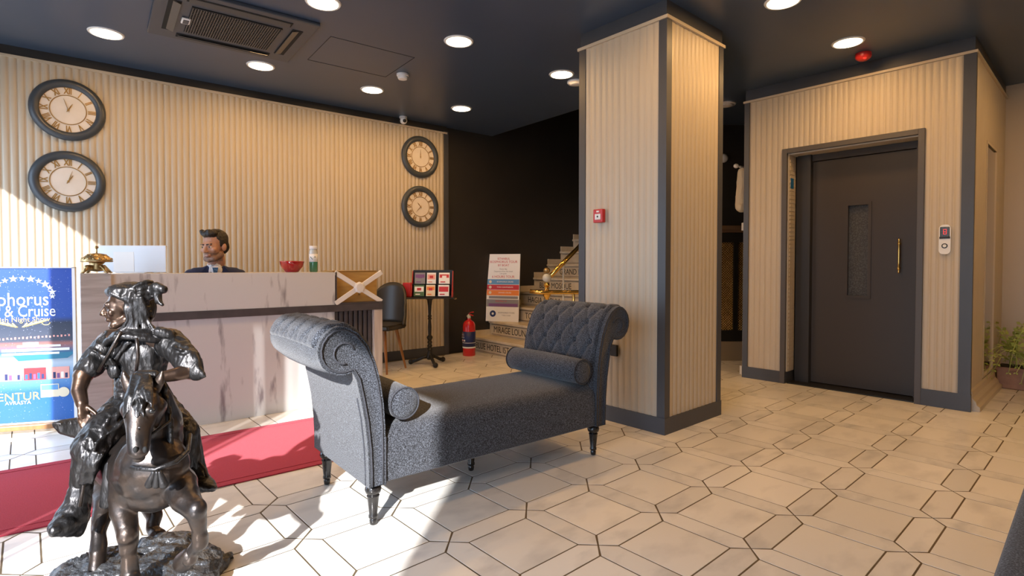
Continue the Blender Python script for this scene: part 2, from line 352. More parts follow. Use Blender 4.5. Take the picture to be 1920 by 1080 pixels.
# ------------------------------------------------------------------ fluted panels (shared, cut to length)
PITCHF = .05
_pc = {}
def panel_mesh(width, z0, z1, m, dep=1.0):
    k = (dep, round(width, 4), round(z0, 3), round(z1, 3), m.name)
    if k in _pc: return _pc[k]
    bm = NB(); prof = []; n = max(1, round(width/PITCHF)); pw = width/n
    for i in range(n):
        for u, d in ((0, .000), (.10, .000), (.16, .0045), (.36, .0070), (.64, .0078), (.86, .0050), (.95, .0)):
            prof.append((i*pw+u*pw, -.010-d*dep))
    prof.append((width, -.010))
    A = [bm.verts.new((x, y, z0)) for x, y in prof]; B = [bm.verts.new((x, y, z1)) for x, y in prof]
    for i in range(len(prof)-1): bm.faces.new((A[i], A[i+1], B[i+1], B[i]))
    a0, a1 = bm.verts.new((0, 0, z0)), bm.verts.new((width, 0, z0)); b0, b1 = bm.verts.new((0, 0, z1)), bm.verts.new((width, 0, z1))
    bm.faces.new((a0, b0, b1, a1)); bm.faces.new(A[::-1]+[a0, a1]); bm.faces.new(B+[b1, b0])
    bm.faces.new((a0, A[0], B[0], b0)); bm.faces.new((a1, b1, B[-1], A[-1]))
    me = mk(bm, 'panel', m); me.polygons.foreach_set('use_smooth', [True]*len(me.polygons)); me.set_sharp_from_angle(angle=R(50))
    _pc[k] = me; return me
def panels(parent, o, rz, length, z0, z1, width=.20, m=None, gap=.0012, dep=.62):
    m = m or M['cream']; n = max(1, round(length/width)); w = length/n
    for i in range(n):
        p = bpy.data.objects.new('panel', panel_mesh(w-gap, z0, z1, m, dep)); C.objects.link(p); p.parent = parent
        p.location = (o[0]+cos(rz)*i*w, o[1]+sin(rz)*i*w, 0); p.rotation_euler = (0, 0, rz)
# clock wall (panels face local -y)
wl = structure(room_box('wall_left', -0.1, TA, -0.12, -0.0, 0, CEIL, M['charcoal']))
panels(wl, (0, 0), 0, TA-.045, .115, 2.835, dep=1.0)
structure(room_box('trim_1', 0, TA, 0.0, .028, 2.835, 2.856, M['cream_trim'])).name = 'trim_1'
structure(room_box('trim_2', 0, TA, 0.0, .016, 2.856, CEIL, M['black_wall']))
structure(room_box('trim_3', TA-.045, TA+.02, -.12, .026, 0, 2.87, M['charcoal'], bev=.002))
structure(room_box('baseboard_left', 0, TA-.045, 0.0, .024, 0, .115, M['charcoal'], bev=.003))
# stairwell walls, ceiling with the stair opening
structure(room_box('wall_stair', TA+.02, 9.8, -0.14, -0.02, 0, 5.0, M['black_wall']))
structure(room_box('wall_end', 8.9, 9.0, -0.02, 3.6, 0, 5.0, M['black_wall']))
cl = NB()
bx(cl, -.1, 5.86, -8.1, .12, CEIL, CEIL+.12); bx(cl, 5.86, 9.8, -8.1, -1.78, CEIL, CEIL+.12)
co = structure(obj('ceiling', cl, M['ceiling'])); co.location = F0; co.rotation_euler = (0, 0, WA)
cl = NB()
bx(cl, 5.80, 5.86, -1.78, .12, CEIL+.12, 5.0); bx(cl, 5.86, 9.0, -1.84, -1.78, CEIL+.12, 5.0); bx(cl, 5.8, 9.0, -1.84, .14, 5.0, 5.06)
co2 = structure(obj('trim_4', cl, M['black_wall'])); co2.location = F0; co2.rotation_euler = (0, 0, WA)
# shop front on the left, unseen, its panels and open gaps placed to shape the sun patches, and the rest of the shell
fw = NB(); th0, th1 = -.02, 0.0
def fseg(s0, s1, z0, z1): bx(fw, th0, th1, -s1, -s0, z0, z1)
fseg(-.2, .18, 0, CEIL); fseg(.18, 6.5, 2.42, CEIL); fseg(2.3, 3.955, 0, 2.42); fseg(3.985, 4.17, 0, 2.42); fseg(4.22, 4.25, 0, 2.42); fseg(6.43, 8.1, 0, CEIL)
fo = structure(obj('wall_front', fw, M['facade'])); fo.location = F0; fo.rotation_euler = (0, 0, WA)
structure(room_box('wall_rear', -.12, 9.8, 8.0, 8.12, 0, CEIL, M['cream_trim']))
gp = NB(); bx(gp, -30, -.12, -16, 12, -.25, -.10)
go = structure(obj('ground', gp, M['pavement'])); go.location = F0; go.rotation_euler = (0, 0, WA)
# ------------------------------------------------------------------ pillar
PA = atan2(3.688-4.063, 1.034-.7)                 # left face runs this way, towards the camera
pd = Vector((cos(PA), sin(PA), 0)); pr = Vector((-pd.y, pd.x, 0))
PC = Vector((1.034, 3.688, 0)); PW = .732
pil = bpy.data.objects.new('trim_5', None); C.objects.link(pil)
pil.name = 'square_pillar'; pil.location = PC; pil.rotation_euler = (0, 0, PA); tag(pil, 'square cream fluted pillar with charcoal corner strips in the middle of the lobby', 'pillar')
bm = NB(); bx(bm, -PW, 0, 0, PW, 0, CEIL-.001); obj('core', bm, M['charcoal'], pil)
panels(pil, (-PW+.03, 0), 0, PW-.07, .112, 2.80, width=.166)
panels(pil, (0, .04), pi/2, PW-.07, .112, 2.80, width=.166)
panels(pil, (-.04, PW), pi, PW-.07, .112, 2.80, width=.166)
for (x, y) in ((0, 0), (-PW, 0), (0, PW), (-PW, PW)):
    bm = NB(); sx = 1 if x == 0 else -1; sy = -1 if y == 0 else 1
    bx(bm, x+sx*.020, x-sx*.042, y+sy*.020, y+sy*.001, .112, 2.80); bx(bm, x+sx*.020, x+sx*.001, y+sy*.001, y-sy*.042, .112, 2.80)
    obj('corner_strip', bm, M['charcoal'], pil)
for a, b, z0, z1, nm, m in ((.024, .024, 0, .112, 'baseboard', 'charcoal'), (.030, .030, 2.80, 2.822, 'cornice', 'cream_trim'), (.012, .012, 2.822, CEIL-.001, 'top_band', 'charcoal')):
    bm = NB(); bx(bm, -PW-a, a, -a, 0, z0, z1); bx(bm, 0, a, 0, PW+a, z0, z1); bx(bm, -PW-a, -PW, 0, PW+a, z0, z1); bx(bm, -PW, 0, PW, PW+a, z0, z1)
    obj(nm, bm, M[m], pil)
def on_pillar(x, z): return PC + pd*x + Vector((0, 0, z))
# fire call point and socket on the pillar
fc = empty('fire_call_point', on_pillar(-.77+.732, 1.515) + pd*0, PA, 'small red fire alarm call point on the cream pillar face', 'alarm')
fc.location = PC + pd*(-PW+.195) - pr*.018 + Vector((0, 0, 1.52))
bm = NB(); bx(bm, -.045, .045, -.035, 0, -.05, .05, .006); obj('housing', bm, M['red_plastic'], fc)
bm = NB(); bx(bm, -.027, .027, -.038, -.034, -.028, .014, .002); obj('break_panel', bm, M['white_plastic'], fc)
bm = NB(); lathe(bm, [(.0, -.040), (.007, -.040), (.007, -.036)], 12, (0, 0, -.006), 'y'); obj('press_mark', bm, M['ink'], fc)
bm = NB(); bx(bm, -.012, .012, -.037, -.034, .026, .038); obj('indicator', bm, M['white_plastic'], fc)
bm = NB(); bx(bm, -.030, .030, -.022, 0, -.042, .042, .005); so1 = obj('wall_socket', bm, M['black_metal'])
so1.location = PC + pd*(-PW+.335) - pr*.018 + Vector((0, 0, .53)); so1.rotation_euler = (0, 0, PA)
tag(so1, 'small black socket low on the pillar behind the sofa arm', 'socket')
# ------------------------------------------------------------------ lift block
E1 = Vector((2.404, 5.589, 0)); E2 = Vector((3.594, 4.273, 0)); EA = atan2(E2.y-E1.y, E2.x-E1.x)
ed = (E2-E1).normalized(); en = Vector((-ed.y, ed.x, 0)); EL = (E2-E1).length   # en points into the block
lift = bpy.data.objects.new('lift_block', None); C.objects.link(lift); lift.location = E1; lift.rotation_euler = (0, 0, EA)
tag(lift, 'cream fluted lift enclosure with charcoal corner strips around a dark door', 'lift enclosure')
LD = 1.75; U0, U1, DZ = .40, 1.435, 2.232
bm = NB()
bx(bm, 0, U0, 0, LD, 0, CEIL-.001); bx(bm, U1, EL, 0, LD, 0, CEIL-.001); bx(bm, U0, U1, 0, LD, DZ, CEIL-.001); bx(bm, U0, U1, .26, LD, 0, DZ)
obj('core', bm, M['charcoal'], lift)
panels(lift, (.03, 0), 0, U0-.045-.03, .115, 2.80, width=.165); panels(lift, (U1+.04, 0), 0, EL-.055-U1-.04, .115, 2.80, width=.25)
panels(lift, (U0-.045, 0), 0, U1-U0+.085, DZ+.045, 2.80, width=.20)
sp = [(EL, .045, .58), (EL, 1.38, LD-.0)]
panels(lift, (EL, .02), pi/2, .60, .16, 2.80, width=.20); panels(lift, (EL, 1.20), pi/2, LD-1.20, .16, 2.80, width=.20)
panels(lift, (EL, .62), pi/2, .58, 2.20, 2.80, width=.20)
for z0, z1 in ((.115, 2.80),):
    bm = NB(); bx(bm, EL-.056, EL+.022, -.024, .0, z0, z1); bx(bm, EL, EL+.022, 0, .02, z0, z1); obj('corner_strip', bm, M['charcoal'], lift)
    bm = NB(); bx(bm, -.02, .03, -.024, .03, z0, z1); obj('corner_strip', bm, M['charcoal'], lift)
bm = NB(); bx(bm, -.022, U0, -.026, 0, 0, .115); bx(bm, U0-.01, U0+.001, 0, .2, 0, .115); obj('baseboard', bm, M['charcoal'], lift)
bm = NB(); bx(bm, U1, EL+.026, -.026, 0, 0, .135); obj('baseboard', bm, M['charcoal'], lift)
bm = NB(); bx(bm, -.03, EL+.03, -.032, .03, 2.80, 2.82); bx(bm, EL, EL+.03, .03, LD, 2.80, 2.82); obj('cornice', bm, M['cream_trim'], lift)
bm = NB(); bx(bm, -.012, EL+.012, -.014, .0, 2.82, CEIL-.001); bx(bm, EL, EL+.012, 0, LD, 2.82, CEIL-.001); obj('top_band', bm, M['charcoal'], lift)
# moulded cream skirting on the side
bm = NB(); pts = [(0, 0), (.075, 0), (.075, .035), (.055, .05), (.05, .075), (.028, .10), (.024, .15), (.014, .165), (0, .165)]
prism(bm, [(EL+a+.0, b) for a, b in pts], LD-.03, 'y', .03); obj('skirting', bm, M['cream_trim'], lift)
# tall mirror panel on the side
mg = bpy.data.objects.new('mirror_panel', None); 
bm = NB(); y0, y1, z0, z1 = .64, 1.20, .20, 2.20
bx(bm, EL+.001, EL+.018, y0-.02, y0+.012, z0-.02, z1+.02); bx(bm, EL+.001, EL+.018, y1-.012, y1+.0, z0-.02, z1+.02)
bx(bm, EL+.001, EL+.018, y0, y1, z1, z1+.02); bx(bm, EL+.001, EL+.018, y0, y1, z0-.02, z0)
mf = obj('mirror_frame', bm, M['cream_trim'], lift)
bm = NB(); bx(bm, EL, EL+.006, y0, y1, z0, z1); obj('mirror_glass', bm, M['mirror'], mf)
bpy.data.objects.remove(mg)
# architrave and reveal
bm = NB()
bx(bm, U0-.045, U0, -.030, .0, 0, DZ+.045, .002); bx(bm, U1, U1+.045, -.030, .0, 0, DZ+.045, .002); bx(bm, U0, U1, -.030, .0, DZ, DZ+.045, .002)
obj('architrave', bm, M['door_frame'], lift)
bm = NB(); bx(bm, U0+.002, U0+.012, .0, .165, .115, DZ)
for k in range(52): bx(bm, U0+.012, U0+.016, .025, .150, .14+k*.0395, .14+k*.0395+.024)
obj('left_reveal', bm, M['cream'], lift)
bm = NB(); bx(bm, U0+.002, U1-.002, .01, .17, DZ-.012, DZ); obj('top_reveal', bm, M['cream_trim'], lift)
bm = NB(); bx(bm, U0+.016, U0+.018, .030, .10, 1.90, 2.00); obj('sticker', bm, M['blue_sticker'], lift)
# the lift door itself
door = empty('lift_door', E1+en*.17, EA, 'dark brown-black hinged lift door with a narrow vision window', 'door')
bm = NB(); a0, a1 = U0+.018, U1-.004
bx(bm, a0, a0+.068, .0, .085, 0.012, DZ-.014); bx(bm, a1-.045, a1, .0, .085, .012, DZ-.014); bx(bm, a0+.068, a1-.045, .0, .085, DZ-.075, DZ-.014)
obj('frame', bm, M['door'], door)
bm = NB(); l0, l1, lz = a0+.072, a1-.049, DZ-.08; wx0, wx1, wz0, wz1 = .865, 1.035, .87, 1.71
for q in ((l0, wx0, .018, lz), (wx1, l1, .018, lz), (wx0, wx1, .018, wz0), (wx0, wx1, wz1, lz)): bx(bm, q[0], q[1], .022, .075, q[2], q[3])
bmesh.ops.remove_doubles(bm, verts=bm.verts, dist=.0001)
leaf = obj('leaf', bm, M['door'], door)
bm = NB(); e = .022
bx(bm, wx0-e, wx0+.004, .012, .03, wz0-e, wz1+e); bx(bm, wx1-.004, wx1+e, .012, .03, wz0-e, wz1+e); bx(bm, wx0, wx1, .012, .03, wz1-.004, wz1+e); bx(bm, wx0, wx1, .012, .03, wz0-e, wz0+.004)
obj('window_bead', bm, M['door'], leaf)
bm = NB(); bx(bm, wx0, wx1, .058, .064, wz0, wz1); obj('vision_glass', bm, M['glass_dark'], leaf)
bm = NB(); hx = 1.278
lathe(bm, [(0, -.155), (.004, -.15), (.009, -.138), (.005, -.128), (.011, -.115), (.013, -.105), (.007, -.092), (.0085, -.05), (.009, 0), (.0085, .05), (.007, .092), (.013, .105), (.011, .115), (.005, .128), (.009, .138), (.004, .15), (0, .155)], 14, (hx, -.03, 1.235))
for s in (-.105, .105): tube(bm, [(hx, -.03, 1.235+s), (hx, .024, 1.235+s)], .007, 10)
obj('handle', bm, M['old_brass'], leaf, smooth=True, autos=50).data.materials[0] = M['brass']
bm = NB(); bx(bm, U0+.01, U1-.01, -.165, .10, .0005, .011); th_ = obj('threshold', bm, M['black_metal'], door)
# call panel
cp = empty('lift_call_panel', E1+ed*1.621-en*.0185+Vector((0, 0, 1.36)), EA, 'white rounded lift call panel with a dark display beside the lift door', 'call panel')
bm = NB(); w2, h2 = .038, .118; pts = []
for cx, cz, a0_ in ((w2-.03, h2-.03, 0), (-w2+.03, h2-.03, 90), (-w2+.03, -h2+.03, 180), (w2-.03, -h2+.03, 270)):
    for k in range(5): a = R(a0_+k*22.5); pts.append((cx+.03*cos(a), cz+.03*sin(a)))
prism(bm, pts, .014, 'y', -.014); obj('plate', bm, M['white_plastic'], cp)
bm = NB(); bx(bm, -.030, .030, -.017, -.013, .012, .100, .004); dsp = obj('display', bm, M['glass_dark'], cp)
bm = NB(); bx(bm, -.034, .034, -.019, -.012, .006, .022, .001); obj('display_edge', bm, M['ink'], cp)
bm = NB(); bx(bm, -.010, .012, -.0185, -.0165, .04, .044); bx(bm, -.010, .012, -.0185, -.0165, .058, .062); bx(bm, -.010, .012, -.0185, -.0165, .078, .082); bx(bm, .008, .012, -.0185, -.0165, .04, .082); bx(bm, -.010, -.006, -.0185, -.0165, .04, .082); obj('digit', bm, M['red_led'], dsp)
bm = NB(); lathe(bm, [(.013, -.016), (.020, -.016), (.020, -.013), (.013, -.013)], 20, (0, 0, -.052), 'y', cap=False); obj('button_ring', bm, M['black_metal'], cp, smooth=True, autos=30)
bm = NB(); lathe(bm, [(0, -.019), (.012, -.018), (.013, -.013)], 20, (0, 0, -.052), 'y'); obj('button', bm, M['white_plastic'], cp, smooth=True, autos=30)
# wall to the right of the lift
wr = bpy.data.objects.new('wall_right', None); bpy.data.objects.remove(wr)
bm = NB(); bx(bm, -1.2, 7.0, LD-.0, LD+.12, 0, CEIL)
wr = structure(obj('wall_right', bm, M['cream_trim'])); wr.location = E1; wr.rotation_euler = (0, 0, EA)
# ------------------------------------------------------------------ stairs along the black wall
T0 = TA+.44; RUN, RISE, SWD = .27, .195, 1.44
st = empty('staircase', rw(T0, 0), WA, 'beige marble staircase with lettered risers climbing along the black wall', 'stairs')
for k in range(12):
    bm = NB(); z = RISE*(k+1)
    bx(bm, k*RUN, k*RUN+RUN+.02, -SWD, .019, 0, z-.03)
    rs = obj('riser', bm, M['stair'], st)
    bm = NB(); bx(bm, k*RUN-.022, k*RUN+RUN+.01, -SWD-.01, .019, z-.03, z, .004); obj('tread', bm, M['stair'], st)
    bm = NB(); bx(bm, k*RUN-.004, k*RUN+RUN-.004, .0, .019, z, z+.078); obj('skirting_tile', bm, M['stair'], st)
    bm = NB(); bx(bm, k*RUN-.010, k*RUN-.001, -SWD+.03, -.03, z-RISE+.016, z-RISE+.022); bx(bm, k*RUN-.010, k*RUN-.001, -SWD+.03, -.03, z-.046, z-.040); obj('inlay_line', bm, M['plinth'], rs)
def riser_text(k, s, w, size=.115):
    o = text_on('lettering', s, size, M['ink'], st, (k*RUN-.002, -w, RISE*k+.082), rot=(pi/2, 0, -pi/2), align='LEFT', xs=.86)
    return o
riser_text(0, 'BLUE HOTEL ISTANBUL', -.0+.03); riser_text(1, 'MIRAGE LOUNGE', .07, .12); riser_text(2, 'TOPKAPI PALACE', .42); riser_text(3, 'HAGIA SOPHIA', .16); riser_text(4, 'BLUE MOSQUE', .10); riser_text(5, 'GRAND BAZAAR', .24)
# brass newel and rails
ra = empty('brass_railing', rw(T0, SWD), WA, 'polished brass stair railing with a ball-topped newel and glass baluster rods', 'railing')
nx, ny = -.02, -.02
bm = NB(); lathe(bm, [(.055, 0), (.055, .02), (.03, .04), (.022, .08), (.022, .55), (.035, .58), (.022, .61), (.022, .78), (.045, .81), (.05, .83), (.03, .86), (.022, .90), (.04, .93), (.02, .96)], 18, (nx, ny, 0)); obj('newel', bm, M['brass'], ra, smooth=True, autos=40)
bm = NB(); ell(bm, (nx, ny, 1.01), (.052, .052, .052), seg=16); obj('newel_ball', bm, M['clear'], ra, smooth=True)
bm = NB(); ell(bm, (nx, ny, 1.095), (.040, .040, .034), seg=16); obj('newel_cap', bm, M['old_brass'], ra, smooth=True)
bm = NB(); tube(bm, [(nx+.04, ny, 1.02), (nx+.35, ny, 1.25), (nx+1.9, ny, 1.25+1.55*RISE/RUN)], .026, 12); obj('handrail', bm, M['brass'], ra, smooth=True)
bm = NB(); tube(bm, [(nx-.16, ny+.10, .86), (nx-.10, ny-.03, .85), (nx, ny-.05, .85), (nx+.15, ny-.18, .85), (nx+.60, ny-.62, .85)], .024, 12); obj('lower_rail', bm, M['brass'], ra, smooth=True)
for k in range(1, 5):
    x = nx+.02+k*RUN; zb = RISE*(k+1); zt = 1.0+x*RISE/RUN*1.0+.02
    bm = NB(); lathe(bm, [(.016, zb), (.016, zb+.06), (.010, zb+.07), (.011, zt-.10), (.020, zt-.08), (.012, zt-.03), (.02, zt)], 10, (x, ny+.03, 0)); obj('baluster', bm, M['clear'] if k != 2 else M['brass'], ra, smooth=True, autos=40)
for k in range(3):
    f = .1+.2*k
    bm = NB(); lathe(bm, [(.02, 0), (.014, .05), (.012, .45), (.03, .58), (.034, .66), (.014, .74), (.018, .83)], 12, (nx+.12+f*.8, ny-.15-f*.78, 0)); obj('baluster', bm, M['brass'], ra, smooth=True, autos=40)
# sign board standing on the second tread
sb = empty('tour_sign_board', rw(5.86, .20, RISE*2+.001), R(-20), 'white tour price board with coloured stripes leaning on the stairs', 'sign')
sw_, sh_ = .475, .92
def tilt(o, a=R(-5)): o.rotation_euler = (a, 0, 0); return o
bm = NB(); bx(bm, -sw_/2, sw_/2, 0, .012, 0, sh_, .001); brd = tilt(obj('board', bm, P_WHITE, sb))
def stripe(par, nm, x0, x1, z0, z1, m, y=-.001): bm = NB(); bx(bm, x0, x1, y, .001, z0, z1); return obj(nm, bm, m, par)
for z, s, sz, m in ((.855, 'ISTANBUL', .040, P_RED), (.812, 'BOSPHORUS TOUR', .046, P_RED), (.765, 'BY BOAT', .040, P_RED), (.715, 'Every day', .028, P_GREY), (.682, 'Departure from the hotel', .026, P_GREY), (.652, 'Live guide', .024, P_GREY), (.608, '6 HOURS TOUR', .046, P_RED)):
    text_on('lettering', s, sz, m, brd, (0, -.0015, z))
for nm, z0, z1, m in (('blue_stripe', .505, .575, P_LBLUE), ('red_stripe', .432, .500, P_RED), ('orange_stripe', .355, .427, P_ORANGE), ('photo_strip', .20, .30, P_GREY)):
    s_ = stripe(brd, nm, -sw_/2+.004, sw_/2-.004, z0, z1, m)
for z, s in ((.54, 'BOSPHORUS CRUISE'), (.466, 'TWO CONTINENTS'), (.391, 'DINNER CRUISE')):
    text_on('lettering', s, .026, P_WHITE, brd, (.03, -.0025, z))
    bm = NB(); lathe(bm, [(0, -.003), (.020, -.003), (.020, 0)], 14, (-.185, 0, z), 'y'); obj('round_badge', bm, P_CREAM, brd)
text_on('lettering', 'FREE PICK UP', .028, P_RED, brd, (-.02, -.0025, .275)); stripe(brd, 'photo_band', -.2, .22, .205, .245, P_PURPLE, -.002); stripe(brd, 'photo_sky', -.2, .22, .31, .345, P_GREY, -.002)
bm = NB(); lathe(bm, [(0, -.004), (.044, -.004), (.044, 0)], 20, (-.135, 0, .105), 'y'); obj('round_emblem', bm, P_NAVY, brd)
bm = NB(); lathe(bm, [(0, -.005), (.018, -.005), (.018, 0)], 6, (-.135, 0, .105), 'y'); obj('emblem_centre', bm, P_WHITE, brd)
text_on('lettering', 'BOSPHORUS TOURS', .026, P_GREY, brd, (.06, -.0015, .12)); text_on('lettering', '7 days a week', .022, P_GREY, brd, (.06, -.0015, .085))
# ------------------------------------------------------------------ fire extinguisher
fe = empty('fire_extinguisher', (-.55, 6.95, 0), R(-60), 'red fire extinguisher on the floor beside the first stair', 'extinguisher')
bm = NB(); lathe(bm, [(.078, 0), (.082, .01), (.082, .36), (.078, .40), (.06, .435), (.028, .455), (.026, .475)], 24); obj('cylinder', bm, M['red_gloss'], fe, smooth=True, autos=40)
bm = NB(); lathe(bm, [(.0832, .115), (.0832, .31)], 24); lb = obj('label_wrap', bm, P_NAVY, fe, smooth=True)
bm = NB(); lathe(bm, [(.0838, .10), (.0838, .118)], 24); obj('white_band', bm, P_WHITE, fe, smooth=True)
bm = NB(); lathe(bm, [(.0838, .165), (.0838, .172)], 24); obj('white_band', bm, P_WHITE, fe, smooth=True)
for k in range(3):
    a = R(-90+(k-1)*22); bm = NB(); box(bm, (.085*cos(a), .085*sin(a), .198), (.018, .003, .022), rz=a+pi/2); obj('pictogram', bm, P_WHITE if k != 1 else P_PINK, fe)
for k in range(4):
    bm = NB(); a = R(-90); box(bm, (0, -.0845, .235+k*.018), (.07-.008*k, .003, .005)); obj('print_line', bm, P_PINK if k % 2 else P_WHITE, fe)
bm = NB(); lathe(bm, [(.02, .475), (.024, .49), (.018, .52), (.01, .53)], 14); tube(bm, [(0, 0, .50), (-.05, 0, .50)], .012, 10); obj('valve', bm, M['clear'], fe, smooth=True, autos=40)
bm = NB(); tube(bm, [(-.01, 0, .53), (.05, 0, .555), (.13, 0, .565)], .007, 8); tube(bm, [(-.01, 0, .52), (.05, 0, .525), (.12, 0, .52)], .007, 8); obj('lever', bm, M['red_plastic'], fe, smooth=True)
bm = NB(); tube(bm, [(-.02, 0, .50), (-.07, .0, .48), (-.105, 0, .38), (-.10, 0, .22), (-.09, 0, .12)], [.009, .009, .009, .010, .016], 8); obj('hose', bm, M['black_metal'], fe, smooth=True)
# ------------------------------------------------------------------ magazine stand
ms = empty('pedestal_table', (-.955, 6.30, 0), R(10), 'black cast-iron pedestal table with three scrolled feet by the wall corner', 'table')
bm = NB(); lathe(bm, [(.03, .06), (.045, .09), (.03, .13), (.022, .16), (.034, .18), (.022, .20), (.030, .22), (.020, .24), (.030, .26), (.019, .28), (.034, .31), (.034, .325), (.018, .345), (.022, .44), (.016, .52), (.026, .535), (.016, .55), (.026, .565), (.016, .58), (.021, .68), (.03, .75), (.05, .77)], 16); obj('pole', bm, M['black_metal'], ms, smooth=True, autos=45)
for k in range(3):
    a = R(-75+120*k); d = Vector((cos(a), sin(a), 0)); bm = NB()
    tube(bm, [d*.01+Vector((0, 0, .10)), d*.08+Vector((0, 0, .085)), d*.16+Vector((0, 0, .045)), d*.22+Vector((0, 0, .028))], [.024, .020, .018, .024], 10)
    ell(bm, d*.225+Vector((0, 0, .030)), (.030, .030, .030), seg=12); obj('foot', bm, M['black_metal'], ms, smooth=True)
bm = NB(); bx(bm, -.29, .29, -.16, .16, .772, .787, .004); obj('table_top', bm, M['black_metal'], ms)
bm = NB(); ell(bm, (.285, -.13, .775), (.02, .02, .012)); obj('corner_cap', bm, M['old_brass'], ms, smooth=True)
mr_ = empty('magazine_rack', (-.955, 6.30, .788), R(0), 'red-sided leaflet rack on the pedestal table', 'rack')
mr_.location = (-.925, 6.28, .788)
bm = NB(); prism(bm, [(-.06, 0), (.10, 0), (.10, .29), (.07, .30)], .006, 'x', -.235); prism(bm, [(-.06, 0), (.10, 0), (.10, .29), (.07, .30)], .006, 'x', .232); obj('side', bm, M['red_plastic'], mr_)
bm = NB(); bx(bm, -.23, .232, .09, .10, 0, .31); obj('back', bm, M['black_metal'], mr_)
for z, y in ((0, -.06), (.14, .0)):
    bm = NB(); bx(bm, -.23, .232, y, .09, z, z+.006); bx(bm, -.23, .232, y, y+.003, z, z+.012); obj('shelf', bm, M['black_metal'], mr_)
cols = [(-.205, .12, P_GREY, P_PURPLE, 'grey and purple'), (-.065, .105, P_WHITE, P_PINK, 'white with a pink picture'), (.075, .125, P_WHITE, P_RED, 'white with a red banner'),
        (-.205, .12, P_GREEN, P_WHITE, 'dark green with a white figure'), (-.065, .105, P_CREAM, P_ORANGE, 'cream with orange and red picture'), (.075, .125, P_WHITE, P_RED, 'white and red with a bird shape')]
for k, (x, w, m1, m2, ds) in enumerate(cols):
    row = 0 if k < 3 else 1; z = .147 if row == 0 else .007; y = .03 if row == 0 else -.035
    br = empty('leaflet', Vector(mr_.location)+Vector((x+w/2, y, z)), 0, f'{ds} leaflet, {"upper" if row == 0 else "lower"} {["left","middle","right"][k%3]} slot of the rack', 'leaflet', 'leaflets in the rack')
    bm = NB(); bx(bm, -w/2, w/2, 0, .012, 0, .135); cv = obj('cover', bm, m1, br); cv.rotation_euler = (R(-12), 0, 0)
    bm = NB(); bx(bm, -w/2+.008, w/2-.008, -.001, .001, .055 if k % 2 else .075, .115); p_ = obj('picture', bm, m2, cv)
    bm = NB(); bx(bm, -w*.35, w*.1, -.002, 0, .02, .032); obj('caption', bm, m2, cv)
    bm = NB(); bx(bm, -w*.2, w*.2, -.002, 0, .07, .10); obj('figure', bm, [P_PURPLE, P_RED, P_WHITE, P_RED, P_RED, P_RED][k], cv)
rb = empty('red_box', Vector(mr_.location)+Vector((-.262, .03, 0)), R(4), 'small red leaflet box left of the rack on the pedestal table', 'box')
bm = NB(); bx(bm, -.075, .022, -.05, .05, 0, .165, .008); obj('body', bm, M['red_plastic'], rb)
bm = NB(); bx(bm, -.06, .01, -.053, -.049, .03, .12); obj('front_print', bm, P_RED, rb)
# ------------------------------------------------------------------ dining chair behind the desk
ch = empty('dining_chair', (-1.46, 5.96, 0), R(-18), 'dark leather shell chair with tapered oak legs behind the desk end', 'chair')
bm = NB(); n = 12; A = []
pts = [(-.24, -.22), (.24, -.22), (.26, -.1), (.25, .16), (.18, .23), (-.18, .23), (-.25, .16), (-.26, -.1)]
prism(bm, pts, .055, 'z', .46); bmesh.ops.bevel(bm, geom=list(bm.edges), offset=.014, segments=2, affect='EDGES'); obj('seat', bm, M['leather'], ch, smooth=True, autos=60)
bm = NB(); NU, NV = 18, 10; grid = []
for i in range(NU+1):
    u = i/NU*2-1; col = []
    top = .96 - .30*abs(u)**2.2; 
    for j in range(NV+1):
        v = j/NV; z = .50+(top-.50)*v; x = .25*u*(1-.10*v)*(1 if abs(u) < 2 else 1); y = .235 - .20*abs(u)**2.4 + .07*v
        x = .265*sin(u*pi/2*.98)*(1-.12*v*v); y = .05+.20*cos(u*pi/2*.98)+.07*v
        col.append(bm.verts.new((x, y, z)))
    grid.append(col)
for i in range(NU):
    for j in range(NV): bm.faces.new((grid[i][j], grid[i+1][j], grid[i+1][j+1], grid[i][j+1]))
bk = obj('backrest', bm, M['leather'], ch, smooth=True); sm = bk.modifiers.new('s', 'SOLIDIFY'); sm.thickness = .028; sm.offset = 0
for sx in (-1, 1):
    for sy in (-1, 1):
        bm = NB(); tube(bm, [(sx*.14, sy*.12, .46), (sx*.215, sy*.20, 0)], [.021, .011], 12); obj('leg', bm, M['oak'], ch, smooth=True, autos=50)
# ------------------------------------------------------------------ reception desk
D0 = Vector((-2.63, 3.565, 0)); dk = empty('reception_desk', D0, WA, 'marble-look reception desk with a dark taupe band and ochre end box', 'desk')
DL = 1.915; XB = 1.495
bm = NB(); bx(bm, 0, XB, .0, .04, .825, 1.095, .0015); obj('upper_panel', bm, M['marble_lam'], dk)
bm = NB(); bx(bm, 0, DL, -.004, .045, .768, .825, .001); obj('dark_band', bm, M['band'], dk)
bm = NB(); bx(bm, 0, XB, .012, .05, .0, .768, .0015); obj('front_panel', bm, M['marble_lam'], dk)
bm = NB(); bx(bm, -.157, 0, -.055, .34, 0, 1.098, .002); obj('end_panel', bm, M['wood_lam'], dk)
bm = NB(); bx(bm, .0, XB, .04, .34, 1.070, 1.0945, .002); obj('counter_top', bm, M['marble_lam'], dk)
bm = NB(); bx(bm, 0.05, DL-.06, .25, .80, .73, .76, .002); obj('work_surface', bm, M['band'], dk)
bm = NB(); bx(bm, DL-.075, DL, .0, .80, 0, .768, .0015); obj('right_leg', bm, M['wood_lam_v'], dk)
bm = NB(); bx(bm, XB, DL-.075, .06, .075, 0, .768); obj('recess_back', bm, M['band'], dk)
